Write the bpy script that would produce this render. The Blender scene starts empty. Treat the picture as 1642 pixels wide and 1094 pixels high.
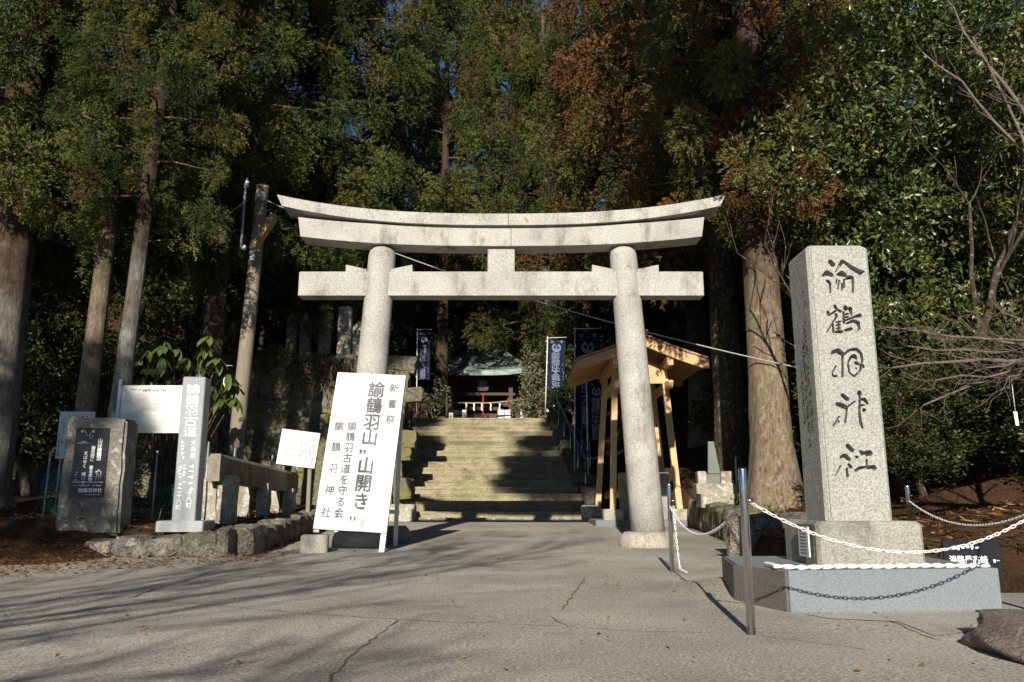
import bpy, bmesh, math, random
import numpy as np
from mathutils import Vector, Matrix, noise as mnoise

S = bpy.context.scene
COL = S.collection
PI = math.pi
# ---------------------------------------------------------------- camera
FPX, PITCH, EYE = 1277.0, math.atan(256 / 1277.0), 0.72
cam = bpy.data.cameras.new('camera')
cam.lens = 36.0 * FPX / 1642.0
cam.sensor_width = 36.0
cam.clip_end = 800
cam_o = bpy.data.objects.new('camera', cam)
COL.objects.link(cam_o)
cam_o.location = (0, 0, EYE)
cam_o.rotation_euler = (PI / 2 + PITCH, 0, 0)
S.camera = cam_o
# ---------------------------------------------------------------- world and sun
SUN_EL = math.radians(25.5)
SUN_AZ = (0.11, 1.0)                       # ground direction in which shadows fall
W = bpy.data.worlds.new('World')
S.world = W
W.use_nodes = True
nt = W.node_tree
sky = nt.nodes.new('ShaderNodeTexSky')
sky.sky_type = 'NISHITA'
sky.sun_disc = False
sky.sun_elevation = SUN_EL
sky.sun_rotation = math.atan2(-SUN_AZ[0], -SUN_AZ[1])
sky.altitude = 400
sky.air_density = 1.0
sky.dust_density = 0.0
sky.ozone_density = 5.0
bg = nt.nodes['Background']
bg.inputs['Strength'].default_value = 0.052
nt.links.new(sky.outputs[0], bg.inputs['Color'])
sun = bpy.data.lights.new('sun', 'SUN')
sun.energy = 5.0
sun.angle = math.radians(0.5)
sun.color = (1.0, 0.93, 0.82)
sun_o = bpy.data.objects.new('sun', sun)
COL.objects.link(sun_o)
_d = Vector((SUN_AZ[0], SUN_AZ[1], 0)).normalized() * math.cos(SUN_EL) + Vector((0, 0, -math.sin(SUN_EL)))
sun_o.rotation_euler = _d.to_track_quat('-Z', 'Y').to_euler()
sun_o.location = (-3, -30, 20)
S.view_settings.view_transform = 'Standard'
S.view_settings.look = 'None'
S.view_settings.exposure = 0.47
S.view_settings.gamma = 1.0
S.view_settings.use_curve_mapping = False
S.cycles.use_adaptive_sampling = True
S.cycles.adaptive_threshold = 0.02
S.cycles.max_bounces = 4
S.cycles.diffuse_bounces = 2
S.cycles.glossy_bounces = 2
S.cycles.transmission_bounces = 2
S.cycles.use_denoising = True


# ---------------------------------------------------------------- helpers
def at(px, py, Y):
    """photo pixel at a chosen distance Y -> point in the place"""
    u, v = (px - 821) / FPX, (547 - py) / FPX
    c, s = math.cos(PITCH), math.sin(PITCH)
    t = Y / (c - v * s)
    return Vector((u * t, Y, EYE + (s + v * c) * t))


def tag(o, label=None, cat=None, group=None, kind=None):
    if label: o['label'] = label
    if cat: o['category'] = cat
    if group: o['group'] = group
    if kind: o['kind'] = kind
    return o


def link(o, parent=None):
    COL.objects.link(o)
    if parent is not None: o.parent = parent
    return o


def thing(name, label, cat, loc=(0, 0, 0), rz=0.0, group=None):
    o = bpy.data.objects.new(name, None)
    o.empty_display_size = 0.2
    link(o)
    o.location = loc
    o.rotation_euler = (0, 0, rz)
    return tag(o, label, cat, group)


class MB:
    def __init__(self):
        self.v, self.f, self.s = [], [], []

    def add(self, vs, fs, smooth=False):
        b = len(self.v)
        self.v += [tuple(v) for v in vs]
        self.f += [tuple(i + b for i in f) for f in fs]
        self.s += [smooth] * len(fs)
        return self

    def box(self, c, size, R=None, taper=1.0, chamfer=0.0):
        x, y, z = [s / 2 for s in size]
        if chamfer > 0:
            k = chamfer
            ring = [(-x + k, -y), (x - k, -y), (x, -y + k), (x, y - k), (x - k, y), (-x + k, y), (-x, y - k), (-x, -y + k)]
            vs = []
            for zz, sc, ins in ((-z, 1, 0), (z - k, taper, 0), (z, taper, k)):
                for (a, b) in ring:
                    fx = 1 - ins / x
                    fy = 1 - ins / y
                    vs.append(Vector((a * sc * fx, b * sc * fy, zz)))
            fs = [tuple(range(7, -1, -1)), tuple(range(16, 24))]
            for r in (0, 8):
                for i in range(8):
                    fs.append((r + i, r + (i + 1) % 8, r + 8 + (i + 1) % 8, r + 8 + i))
        else:
            vs = [Vector((sx * x * (taper if sz > 0 else 1), sy * y * (taper if sz > 0 else 1), sz * z)) for sz in (-1, 1) for sx, sy in ((-1, -1), (1, -1), (1, 1), (-1, 1))]
            fs = [(3, 2, 1, 0), (4, 5, 6, 7), (0, 1, 5, 4), (1, 2, 6, 5), (2, 3, 7, 6), (3, 0, 4, 7)]
        if R is not None: vs = [R @ v for v in vs]
        c = Vector(c)
        return self.add([v + c for v in vs], fs)

    def beam(self, a, b, w, h, up=(0, 0, 1)):
        a, b = Vector(a), Vector(b)
        d = (b - a).normalized()
        u = Vector(up)
        s = d.cross(u).normalized()
        u = s.cross(d).normalized()
        vs = [p + s * (sx * w / 2) + u * (sz * h / 2) for p in (a, b) for sx, sz in ((-1, -1), (1, -1), (1, 1), (-1, 1))]
        return self.add(vs, [(0, 1, 2, 3), (7, 6, 5, 4), (4, 5, 1, 0), (5, 6, 2, 1), (6, 7, 3, 2), (7, 4, 0, 3)])

    def tube(self, pts, rad, n=8, cap=True, smooth=True):
        pts = [Vector(p) for p in pts]
        if not hasattr(rad, '__len__'): rad = [rad] * len(pts)
        vs, fs = [], []
        ref = Vector((0.31, 0.17, 0.93))
        for i, p in enumerate(pts):
            d = (pts[min(i + 1, len(pts) - 1)] - pts[max(i - 1, 0)])
            d = d.normalized() if d.length > 1e-9 else Vector((0, 0, 1))
            a = d.cross(ref)
            if a.length < 0.05: a = d.cross(Vector((1, 0, 0)))
            a.normalize()
            b = d.cross(a)
            for k in range(n):
                t = 2 * PI * k / n
                vs.append(p + (a * math.cos(t) + b * math.sin(t)) * rad[i])
        for i in range(len(pts) - 1):
            for k in range(n):
                fs.append((i * n + k, i * n + (k + 1) % n, (i + 1) * n + (k + 1) % n, (i + 1) * n + k))
        if cap:
            fs.append(tuple(range(n - 1, -1, -1)))
            m = (len(pts) - 1) * n
            fs.append(tuple(range(m, m + n)))
        b0 = len(self.f)
        self.add(vs, fs, smooth)
        if cap:
            self.s[-1] = self.s[-2] = False
        return self

    def lathe(self, prof, n=24, c=(0, 0, 0), smooth=True, lean=(0, 0), wob=0.0, seed=0):
        """prof: list of (radius, z)"""
        c = Vector(c)
        vs, fs = [], []
        z0, z1 = prof[0][1], prof[-1][1]
        for r, z in prof:
            f = (z - z0) / (z1 - z0 + 1e-9)
            for k in range(n):
                t = 2 * PI * k / n
                rr = r
                if wob: rr *= 1 + wob * mnoise.noise(Vector((math.cos(t) * 1.7 + seed, math.sin(t) * 1.7, z * 0.9 + seed)))
                vs.append(c + Vector((rr * math.cos(t) + lean[0] * f, rr * math.sin(t) + lean[1] * f, z)))
        for i in range(len(prof) - 1):
            for k in range(n):
                fs.append((i * n + k, i * n + (k + 1) % n, (i + 1) * n + (k + 1) % n, (i + 1) * n + k))
        fs.append(tuple(range(n - 1, -1, -1)))
        m = (len(prof) - 1) * n
        fs.append(tuple(range(m, m + n)))
        self.add(vs, fs, smooth)
        self.s[-1] = self.s[-2] = False
        return self

    def prism(self, poly, a, b, axis='Y'):
        """polygon in the plane across `axis`, extruded from a to b. axis Y: poly=(x,z)"""
        n = len(poly)
        def mk(p, t):
            if axis == 'Y': return (p[0], t, p[1])
            if axis == 'X': return (t, p[0], p[1])
            return (p[0], p[1], t)
        vs = [mk(p, a) for p in poly] + [mk(p, b) for p in poly]
        fs = [tuple(range(n)), tuple(range(2 * n - 1, n - 1, -1))]
        for i in range(n):
            j = (i + 1) % n
            fs.append((j, i, n + i, n + j))
        return self.add(vs, fs)

    def build(self, name, m, parent=None, offset=None, recalc=True):
        me = bpy.data.meshes.new(name)
        vs = self.v
        if offset is not None:
            ox, oy, oz = offset
            vs = [(x - ox, y - oy, z - oz) for x, y, z in vs]
        me.from_pydata(vs, [], self.f)
        me.polygons.foreach_set('use_smooth', self.s)
        if recalc:
            bm = bmesh.new()
            bm.from_mesh(me)
            bmesh.ops.recalc_face_normals(bm, faces=bm.faces)
            bm.to_mesh(me)
            bm.free()
        me.update()
        if m is not None: me.materials.append(m)
        o = bpy.data.objects.new(name, me)
        return link(o, parent)


def np_mesh(name, verts, nper, mat, parent=None, tint=None, smooth=False, faces_of=None):
    """verts (N*nper,3): every nper verts form the faces given in faces_of (list of index tuples, all quads or all tris)"""
    n = len(verts) // nper
    fo = np.array(faces_of or [tuple(range(nper))], dtype=np.int32)
    k = fo.shape[1]
    idx = (np.arange(n, dtype=np.int32)[:, None, None] * nper + fo[None]).reshape(-1)
    nf = n * len(fo)
    me = bpy.data.meshes.new(name)
    me.vertices.add(len(verts))
    me.vertices.foreach_set('co', np.ascontiguousarray(verts, dtype=np.float32).reshape(-1))
    me.loops.add(len(idx))
    me.loops.foreach_set('vertex_index', idx)
    me.polygons.add(nf)
    me.polygons.foreach_set('loop_start', np.arange(nf, dtype=np.int32) * k)
    if smooth: me.polygons.foreach_set('use_smooth', np.ones(nf, dtype=bool))
    if tint is not None:                      # (n,3) leaf colours
        ca = me.color_attributes.new('leaf_colour', 'FLOAT_COLOR', 'POINT')
        c = np.ones((n, nper, 4), dtype=np.float32)
        c[:, :, :3] = tint[:, None, :]
        ca.data.foreach_set('color', c.reshape(-1))
    me.update(calc_edges=True)
    me.materials.append(mat)
    o = bpy.data.objects.new(name, me)
    return link(o, parent)


# ---------------------------------------------------------------- materials
def new_mat(name, rough=0.8, spec=0.3, metal=0.0):
    m = bpy.data.materials.new(name)
    m.use_nodes = True
    b = m.node_tree.nodes['Principled BSDF']
    b.inputs['Roughness'].default_value = rough
    b.inputs['Specular IOR Level'].default_value = spec
    b.inputs['Metallic'].default_value = metal
    return m, m.node_tree, b


def N(nt, t, **kw):
    n = nt.nodes.new(t)
    for k, v in kw.items():
        if k in n.inputs.keys(): n.inputs[k].default_value = v
        else: setattr(n, k, v)
    return n


def pos(nt, scale=(1, 1, 1), local=False):
    if local:
        g = N(nt, 'ShaderNodeTexCoord').outputs['Object']
    else:
        g = N(nt, 'ShaderNodeNewGeometry').outputs['Position']
    mp = N(nt, 'ShaderNodeMapping')
    mp.inputs['Scale'].default_value = scale
    nt.links.new(g, mp.inputs['Vector'])
    return mp.outputs[0]


def noise_n(nt, vec, scale, detail=4, rough=0.6):
    n = N(nt, 'ShaderNodeTexNoise')
    n.inputs['Scale'].default_value = scale
    n.inputs['Detail'].default_value = detail
    n.inputs['Roughness'].default_value = rough
    nt.links.new(vec, n.inputs['Vector'])
    return n.outputs['Fac']


def ramp(nt, fac, lo, hi, a=0.0, b=1.0):
    n = N(nt, 'ShaderNodeMapRange')
    n.clamp = True
    for i, v in zip(range(1, 5), (lo, hi, a, b)): n.inputs[i].default_value = v
    nt.links.new(fac, n.inputs[0])
    return n.outputs[0]


def mix(nt, fac, a, b, blend='MIX'):
    n = N(nt, 'ShaderNodeMix', data_type='RGBA', blend_type=blend)
    for s, v in ((n.inputs[0], fac), (n.inputs[6], a), (n.inputs[7], b)):
        if hasattr(v, 'links') or hasattr(v, 'is_linked'): nt.links.new(v, s)
        elif isinstance(v, (tuple, list)): s.default_value = (*v, 1) if len(v) == 3 else v
        else: s.default_value = v
    return n.outputs[2]


def mul(nt, a, b):
    n = N(nt, 'ShaderNodeMath', operation='MULTIPLY')
    for s, v in ((n.inputs[0], a), (n.inputs[1], b)):
        if hasattr(v, 'is_linked'): nt.links.new(v, s)
        else: s.default_value = v
    return n.outputs[0]


def bump(nt, b, h, strength=0.4, dist=0.02):
    n = N(nt, 'ShaderNodeBump')
    n.inputs['Strength'].default_value = strength
    n.inputs['Distance'].default_value = dist
    nt.links.new(h, n.inputs['Height'])
    nt.links.new(n.outputs[0], b.inputs['Normal'])


def stone(name, c1, c2, big=1.2, grain=90, grain_amt=0.35, dark=None, dark_lo=0.58, spots=None, spot_lo=0.66, spot_scale=7, moss=None, moss_lo=0.55, rough=0.85, bstr=0.35, bdist=0.01, spec=0.25, moss_scale=2.2):
    m, nt, b = new_mat(name, rough, spec)
    v = pos(nt)
    col = mix(nt, ramp(nt, noise_n(nt, v, big, 5), 0.35, 0.65), c1, c2)
    gr = noise_n(nt, v, grain, 2, 0.7)
    g3 = ramp(nt, gr, 0.36, 0.64, 1 - grain_amt, 1 + grain_amt)
    rgb = N(nt, 'ShaderNodeCombineColor')
    for i in range(3): nt.links.new(g3, rgb.inputs[i])
    col = mix(nt, 1.0, col, rgb.outputs[0], 'MULTIPLY')
    if dark:
        col = mix(nt, mul(nt, ramp(nt, noise_n(nt, pos(nt, (1, 1, 0.45)), 2.6, 6, 0.7), dark_lo, dark_lo + 0.14), 0.8), col, dark)
    if moss:
        col = mix(nt, mul(nt, ramp(nt, noise_n(nt, v, moss_scale, 6, 0.65), moss_lo, moss_lo + 0.12), 0.85), col, moss)
    if spots:
        col = mix(nt, mul(nt, ramp(nt, noise_n(nt, v, spot_scale, 3, 0.5), spot_lo, spot_lo + 0.04), 0.8), col, spots)
    nt.links.new(col, b.inputs['Base Color'])
    h = N(nt, 'ShaderNodeMath', operation='ADD')
    nt.links.new(gr, h.inputs[0])
    nt.links.new(mul(nt, noise_n(nt, v, 9, 5), 2.0), h.inputs[1])
    bump(nt, b, h.outputs[0], bstr, bdist)
    return m


def plain(name, c, rough=0.5, spec=0.4, metal=0.0, var=0.12, scale=6.0, stretch=(1, 1, 1), c2=None, bstr=0.0):
    m, nt, b = new_mat(name, rough, spec, metal)
    f = noise_n(nt, pos(nt, stretch), scale, 5)
    lo = tuple(x * (1 - var) for x in c)
    hi = c2 or tuple(min(1, x * (1 + var)) for x in c)
    nt.links.new(mix(nt, ramp(nt, f, 0.33, 0.67), lo, hi), b.inputs['Base Color'])
    if bstr: bump(nt, b, f, bstr, 0.01)
    return m


def leaf_mat(name, rough=0.5, spec=0.4, trans=0.25):
    m, nt, b = new_mat(name, rough, spec)
    a = N(nt, 'ShaderNodeVertexColor', layer_name='leaf_colour')
    nt.links.new(a.outputs[0], b.inputs['Base Color'])
    if trans <= 0: return m
    t = N(nt, 'ShaderNodeBsdfTranslucent')
    nt.links.new(a.outputs[0], t.inputs['Color'])
    mx = N(nt, 'ShaderNodeMixShader')
    mx.inputs[0].default_value = trans
    nt.links.new(b.outputs[0], mx.inputs[1])
    nt.links.new(t.outputs[0], mx.inputs[2])
    nt.links.new(mx.outputs[0], nt.nodes['Material Output'].inputs['Surface'])
    return m


def wood(name, c1, c2, axis_scale=(14, 14, 1.2), rough=0.6, spec=0.3):
    m, nt, b = new_mat(name, rough, spec)
    f = noise_n(nt, pos(nt, axis_scale), 3.0, 5, 0.6)
    f2 = noise_n(nt, pos(nt), 1.5, 3)
    c = mix(nt, ramp(nt, f, 0.35, 0.65), c1, c2)
    c = mix(nt, ramp(nt, f2, 0.4, 0.75, 0, 0.35), c, tuple(x * 0.7 for x in c1))
    nt.links.new(c, b.inputs['Base Color'])
    bump(nt, b, f, 0.15, 0.005)
    return m


def bark(name, c1, c2, moss, moss_lo=0.5, vs=5.0, above=None):
    m, nt, b = new_mat(name, 0.95, 0.1)
    v = pos(nt, (1, 1, 0.22))
    f = noise_n(nt, v, vs * 4.6, 8, 0.8)
    c = mix(nt, ramp(nt, f, 0.36, 0.62), c1, c2)
    c = mix(nt, mul(nt, ramp(nt, noise_n(nt, pos(nt, (1, 1, 0.6)), 2.4, 6, 0.7), moss_lo, moss_lo + 0.15), 0.7), c, moss)
    c = mix(nt, mul(nt, ramp(nt, noise_n(nt, pos(nt, (1, 1, 0.7)), 13, 5, 0.75), 0.54, 0.62), 0.55), c, (0.36, 0.36, 0.30))
    if above:                                  # lichen below; upper stem coloured dark in place of shade under the crown
        sep = N(nt, 'ShaderNodeSeparateXYZ')
        nt.links.new(pos(nt), sep.inputs[0])
        h = N(nt, 'ShaderNodeMath', operation='ADD')
        nt.links.new(sep.outputs[2], h.inputs[0])
        nt.links.new(mul(nt, noise_n(nt, pos(nt), 1.1, 5, 0.7), 5.0), h.inputs[1])
        c = mix(nt, ramp(nt, h.outputs[0], above + 1.5, above + 3.5), c, mix(nt, ramp(nt, f, 0.36, 0.62), (0.085, 0.058, 0.04), (0.045, 0.03, 0.022)))
    nt.links.new(c, b.inputs['Base Color'])
    bump(nt, b, f, 0.9, 0.035)
    return m


def asphalt_mat():
    m, nt, b = new_mat('asphalt', 0.9, 0.2)
    v = pos(nt)
    base = mix(nt, ramp(nt, noise_n(nt, v, 0.55, 6, 0.62), 0.38, 0.62), (0.26, 0.24, 0.20), (0.385, 0.357, 0.30))
    sp = noise_n(nt, v, 60, 5, 0.8)
    g3 = ramp(nt, sp, 0.36, 0.64, 0.35, 1.65)
    rgb = N(nt, 'ShaderNodeCombineColor')
    for i in range(3): nt.links.new(g3, rgb.inputs[i])
    c = mix(nt, 1.0, base, rgb.outputs[0], 'MULTIPLY')
    vo = N(nt, 'ShaderNodeTexVoronoi')
    vo.inputs['Scale'].default_value = 30
    nt.links.new(v, vo.inputs['Vector'])
    chip = mul(nt, ramp(nt, vo.outputs['Distance'], 0.14, 0.24, 1, 0), ramp(nt, noise_n(nt, v, 21, 2), 0.5, 0.62))
    c = mix(nt, chip, c, (0.62, 0.58, 0.5))
    c = mix(nt, ramp(nt, noise_n(nt, pos(nt, (0.6, 1.3, 1)), 1.3, 6, 0.7), 0.56, 0.74, 0, 0.45), c, (0.165, 0.148, 0.125))
    c = mix(nt, ramp(nt, noise_n(nt, v, 3.1, 5, 0.7), 0.62, 0.72, 0, 0.5), c, (0.17, 0.145, 0.075))
    nt.links.new(c, b.inputs['Base Color'])
    bump(nt, b, sp, 0.12, 0.004)
    return m


def soil_mat():
    m, nt, b = new_mat('forest_soil', 0.95, 0.1)
    v = pos(nt)
    c = mix(nt, ramp(nt, noise_n(nt, v, 1.1, 6, 0.7), 0.35, 0.65), (0.04, 0.026, 0.015), (0.11, 0.06, 0.03))
    c = mix(nt, ramp(nt, noise_n(nt, v, 0.45, 5, 0.7), 0.52, 0.66, 0, 0.7), c, (0.035, 0.042, 0.012))
    f = noise_n(nt, v, 26, 5, 0.8)
    c = mix(nt, ramp(nt, f, 0.5, 0.7, 0, 0.7), c, (0.16, 0.085, 0.04))
    nt.links.new(c, b.inputs['Base Color'])
    bump(nt, b, f, 0.9, 0.05)
    return m


M = {}
M['asphalt'] = asphalt_mat()
M['soil'] = soil_mat()
M['concrete'] = stone('pale_concrete', (0.30, 0.29, 0.25), (0.38, 0.36, 0.31), grain=60, grain_amt=0.25, dark=(0.14, 0.13, 0.11), dark_lo=0.6)
M['torii'] = stone('torii_granite', (0.445, 0.43, 0.387), (0.345, 0.333, 0.302), big=1.3, grain=52, grain_amt=0.24, dark=(0.18, 0.168, 0.145), dark_lo=0.515, spots=(0.33, 0.19, 0.05), spot_lo=0.712, spot_scale=6)
M['torii_base'] = stone('torii_base_stone', (0.46, 0.42, 0.35), (0.36, 0.33, 0.27), grain=60, dark=(0.15, 0.14, 0.11), dark_lo=0.52)
M['monument'] = stone('grey_green_granite', (0.35, 0.352, 0.312), (0.30, 0.305, 0.272), grain=70, grain_amt=0.3)
M['pedestal'] = stone('stained_pedestal_granite', (0.35, 0.34, 0.29), (0.28, 0.275, 0.235), grain=70, grain_amt=0.3, dark=(0.13, 0.11, 0.095), dark_lo=0.5)
M['plinth'] = stone('blue_grey_granite', (0.205, 0.232, 0.245), (0.185, 0.212, 0.226), grain=85, grain_amt=0.16, rough=0.5, bstr=0.1)
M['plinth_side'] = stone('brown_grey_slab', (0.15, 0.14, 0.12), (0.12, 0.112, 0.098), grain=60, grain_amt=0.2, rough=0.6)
M['grey_pillar'] = stone('pale_grey_granite', (0.34, 0.35, 0.365), (0.29, 0.30, 0.315), grain=95, grain_amt=0.22, rough=0.55, bstr=0.1)
M['stele'] = stone('weathered_stele', (0.235, 0.22, 0.18), (0.15, 0.14, 0.118), big=2.2, grain=40, grain_amt=0.3, dark=(0.09, 0.085, 0.07), dark_lo=0.52, spots=(0.36, 0.37, 0.35), spot_lo=0.6, spot_scale=9, bdist=0.03)
M['rock'] = stone('wall_rock', (0.27, 0.24, 0.195), (0.13, 0.117, 0.098), big=2.2, grain=30, grain_amt=0.4, dark=(0.045, 0.042, 0.035), dark_lo=0.5, spots=(0.30, 0.29, 0.26), spot_lo=0.62, spot_scale=5, moss=(0.085, 0.085, 0.03), moss_lo=0.56, bstr=0.9, bdist=0.06)
M['mossrock'] = stone('mossy_wall_rock', (0.21, 0.20, 0.15), (0.11, 0.10, 0.08), big=1.6, grain=25, grain_amt=0.4, dark=(0.04, 0.04, 0.03), dark_lo=0.5, moss=(0.19, 0.175, 0.05), moss_lo=0.48, bstr=0.8, bdist=0.05)
M['step'] = stone('mossy_step_stone', (0.345, 0.30, 0.19), (0.27, 0.235, 0.15), big=1.1, grain=34, grain_amt=0.3, dark=(0.14, 0.125, 0.085), dark_lo=0.56, spots=(0.38, 0.33, 0.22), spot_lo=0.7, spot_scale=5, moss=(0.215, 0.195, 0.105), moss_lo=0.5, bstr=0.6, bdist=0.03)
M['beam_stone'] = stone('rail_stone', (0.27, 0.24, 0.185), (0.21, 0.19, 0.15), big=2, grain=45, grain_amt=0.25, dark=(0.11, 0.1, 0.08), dark_lo=0.5)
M['lichen_stone'] = stone('lichen_stone', (0.40, 0.37, 0.30), (0.28, 0.255, 0.2), big=3, grain=40, grain_amt=0.3, dark=(0.17, 0.13, 0.09), dark_lo=0.52, spots=(0.5, 0.49, 0.45), spot_lo=0.58, spot_scale=8)
M['boulder'] = stone('brown_boulder', (0.15, 0.12, 0.105), (0.205, 0.165, 0.14), big=2.4, grain=55, grain_amt=0.35, dark=(0.055, 0.042, 0.034), dark_lo=0.52, spots=(0.40, 0.37, 0.33), spot_lo=0.70, spot_scale=10, moss=(0.30, 0.245, 0.12), moss_lo=0.62, moss_scale=1.4, bdist=0.03)
M['bark_red'] = bark('cedar_bark', (0.31, 0.235, 0.165), (0.10, 0.066, 0.045), (0.20, 0.19, 0.09), 0.49, above=4.8)
M['bark_grey'] = bark('grey_lichen_bark', (0.30, 0.295, 0.26), (0.11, 0.10, 0.08), (0.10, 0.098, 0.045), 0.52, above=4.6)
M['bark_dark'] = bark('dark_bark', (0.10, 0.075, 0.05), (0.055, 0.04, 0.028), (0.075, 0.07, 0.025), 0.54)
M['twig'] = bark('cherry_bark', (0.29, 0.225, 0.185), (0.16, 0.122, 0.10), (0.28, 0.26, 0.22), 0.6, 14)
M['sugi'] = leaf_mat('cedar_foliage', 0.6, 0.2, 0.0)
M['leaf'] = leaf_mat('glossy_leaf', 0.36, 0.5, 0.12)
M['leaf_far'] = leaf_mat('broadleaf_foliage', 0.5, 0.3, 0.18)
M['litter'] = leaf_mat('fallen_fronds', 0.9, 0.1, 0.05)
M['pole'] = wood('weathered_pole_wood', (0.27, 0.225, 0.165), (0.19, 0.157, 0.118), (10, 10, 0.6), 0.8)
M['cedar'] = wood('new_cedar_wood', (0.66, 0.475, 0.26), (0.54, 0.36, 0.18), (16, 16, 0.9), 0.55)
M['cedar_x'] = wood('new_cedar_board', (0.66, 0.42, 0.21), (0.53, 0.31, 0.14), (0.9, 16, 16), 0.55)
M['dark_wood'] = wood('aged_shrine_wood', (0.085, 0.045, 0.026), (0.05, 0.026, 0.016), (14, 14, 0.8), 0.6)
M['copper'] = plain('copper_sheet', (0.36, 0.20, 0.15), 0.35, 0.5, 0.7, 0.15, 9)
M['patina'] = plain('patina_copper', (0.13, 0.20, 0.165), 0.55, 0.4, 0.15, 0.25, 3.0, (1, 3, 3), (0.26, 0.33, 0.28))
M['patina_dark'] = plain('green_ridge_copper', (0.028, 0.10, 0.075), 0.4, 0.5, 0.1, 0.3, 3)
M['roof_sheet'] = plain('weathered_roof_sheet', (0.16, 0.195, 0.175), 0.5, 0.4, 0.1, 0.25, 2.2, (1, 4, 4), (0.33, 0.39, 0.35))
M['white'] = plain('white_board', (0.77, 0.77, 0.76), 0.45, 0.4, 0, 0.05, 1.6)
M['white_paint'] = plain('white_painted_wood', (0.74, 0.73, 0.69), 0.5, 0.4, 0, 0.06, 9)
M['ink'] = plain('grey_ink', (0.14, 0.14, 0.15), 0.6, 0.2, 0, 0.05, 4)
M['ink_dark'] = plain('black_ink', (0.035, 0.035, 0.04), 0.6, 0.2, 0, 0.05, 4)
M['paper'] = plain('printed_panel', (0.60, 0.61, 0.62), 0.4, 0.4, 0, 0.05, 3)
M['steel_panel'] = plain('brushed_steel_panel', (0.58, 0.57, 0.53), 0.38, 0.5, 0.35, 0.08, 3, (1, 1, 8))
M['alu'] = plain('blue_grey_aluminium', (0.46, 0.51, 0.60), 0.35, 0.5, 0.4, 0.05, 5)
M['chrome'] = plain('stainless_steel', (0.55, 0.55, 0.57), 0.16, 0.5, 1.0, 0.06, 30, (1, 1, 4))
M['plastic'] = plain('white_plastic', (0.74, 0.74, 0.72), 0.4, 0.4, 0, 0.05, 20)
M['rope'] = plain('white_rope', (0.72, 0.70, 0.65), 0.85, 0.1, 0, 0.1, 25)
M['rope_tan'] = plain('hemp_rope', (0.42, 0.33, 0.2), 0.85, 0.1, 0, 0.15, 25)
M['black'] = plain('black_plate', (0.012, 0.013, 0.018), 0.25, 0.5, 0, 0.1, 4)
M['silver'] = plain('silver_print', (0.84, 0.85, 0.87), 0.4, 0.4, 0, 0.03, 4)
M['gold'] = plain('gold_leaf', (0.75, 0.52, 0.16), 0.35, 0.5, 0.6, 0.1, 8)
M['navy'] = plain('navy_cloth', (0.006, 0.010, 0.034), 0.8, 0.2, 0, 0.2, 3)  # colour lowered to stand in for shade on the banners
M['navy_print'] = plain('shade_dimmed_print', (0.17, 0.20, 0.27), 0.8, 0.2, 0, 0.05, 3)  # pale print dimmed, the banners' shade put into its colour
M['blue'] = plain('blue_rail_paint', (0.05, 0.135, 0.36), 0.4, 0.5, 0, 0.1, 8)
M['green_net'] = plain('green_net', (0.025, 0.15, 0.085), 0.7, 0.2, 0, 0.2, 8)
M['yellow_lamp'] = plain('yellowed_lamp_cover', (0.36, 0.26, 0.09), 0.4, 0.5, 0, 0.1, 5)
M['grey_metal'] = plain('painted_grey_metal', (0.33, 0.36, 0.40), 0.45, 0.4, 0.2, 0.08, 6)
M['porcelain'] = plain('porcelain_insulator', (0.55, 0.62, 0.68), 0.2, 0.5, 0, 0.05, 5)
M['cable'] = plain('grey_cable', (0.36, 0.35, 0.33), 0.6, 0.3, 0, 0.05, 5)
M['red'] = plain('red_cord', (0.45, 0.03, 0.03), 0.7, 0.2, 0, 0.1, 6)
M['moss_crack'] = plain('mossy_crack', (0.16, 0.135, 0.08), 0.95, 0.1, 0, 0.4, 8, (1, 1, 1), (0.22, 0.17, 0.07))
M['dark_grey_stone'] = stone('dark_water_stone', (0.20, 0.21, 0.215), (0.15, 0.155, 0.16), grain=60, grain_amt=0.2, dark=(0.07, 0.07, 0.065), dark_lo=0.55)
M['basin'] = stone('basin_stone', (0.34, 0.33, 0.28), (0.25, 0.25, 0.21), grain=55, grain_amt=0.25, dark=(0.13, 0.13, 0.11), dark_lo=0.5, moss=(0.17, 0.17, 0.08), moss_lo=0.6)
M['green_stone'] = stone('greenish_slab', (0.19, 0.215, 0.175), (0.145, 0.165, 0.135), grain=50, grain_amt=0.2)
M['cloth_tag'] = plain('white_cloth', (0.75, 0.75, 0.74), 0.8, 0.2, 0, 0.05, 12)


_txt = {}
def text_mesh(body, size):
    k = (body, round(size, 4))
    if k in _txt: return _txt[k]
    c = bpy.data.curves.new('lettering', 'FONT')
    c.body = body
    c.size = size
    c.align_x = 'CENTER'
    c.resolution_u = 2
    o = bpy.data.objects.new('lettering', c)
    COL.objects.link(o)
    dg = bpy.context.evaluated_depsgraph_get()
    me = bpy.data.meshes.new_from_object(o.evaluated_get(dg))
    bpy.data.objects.remove(o)
    bpy.data.curves.remove(c)
    _txt[k] = me
    return me


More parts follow.
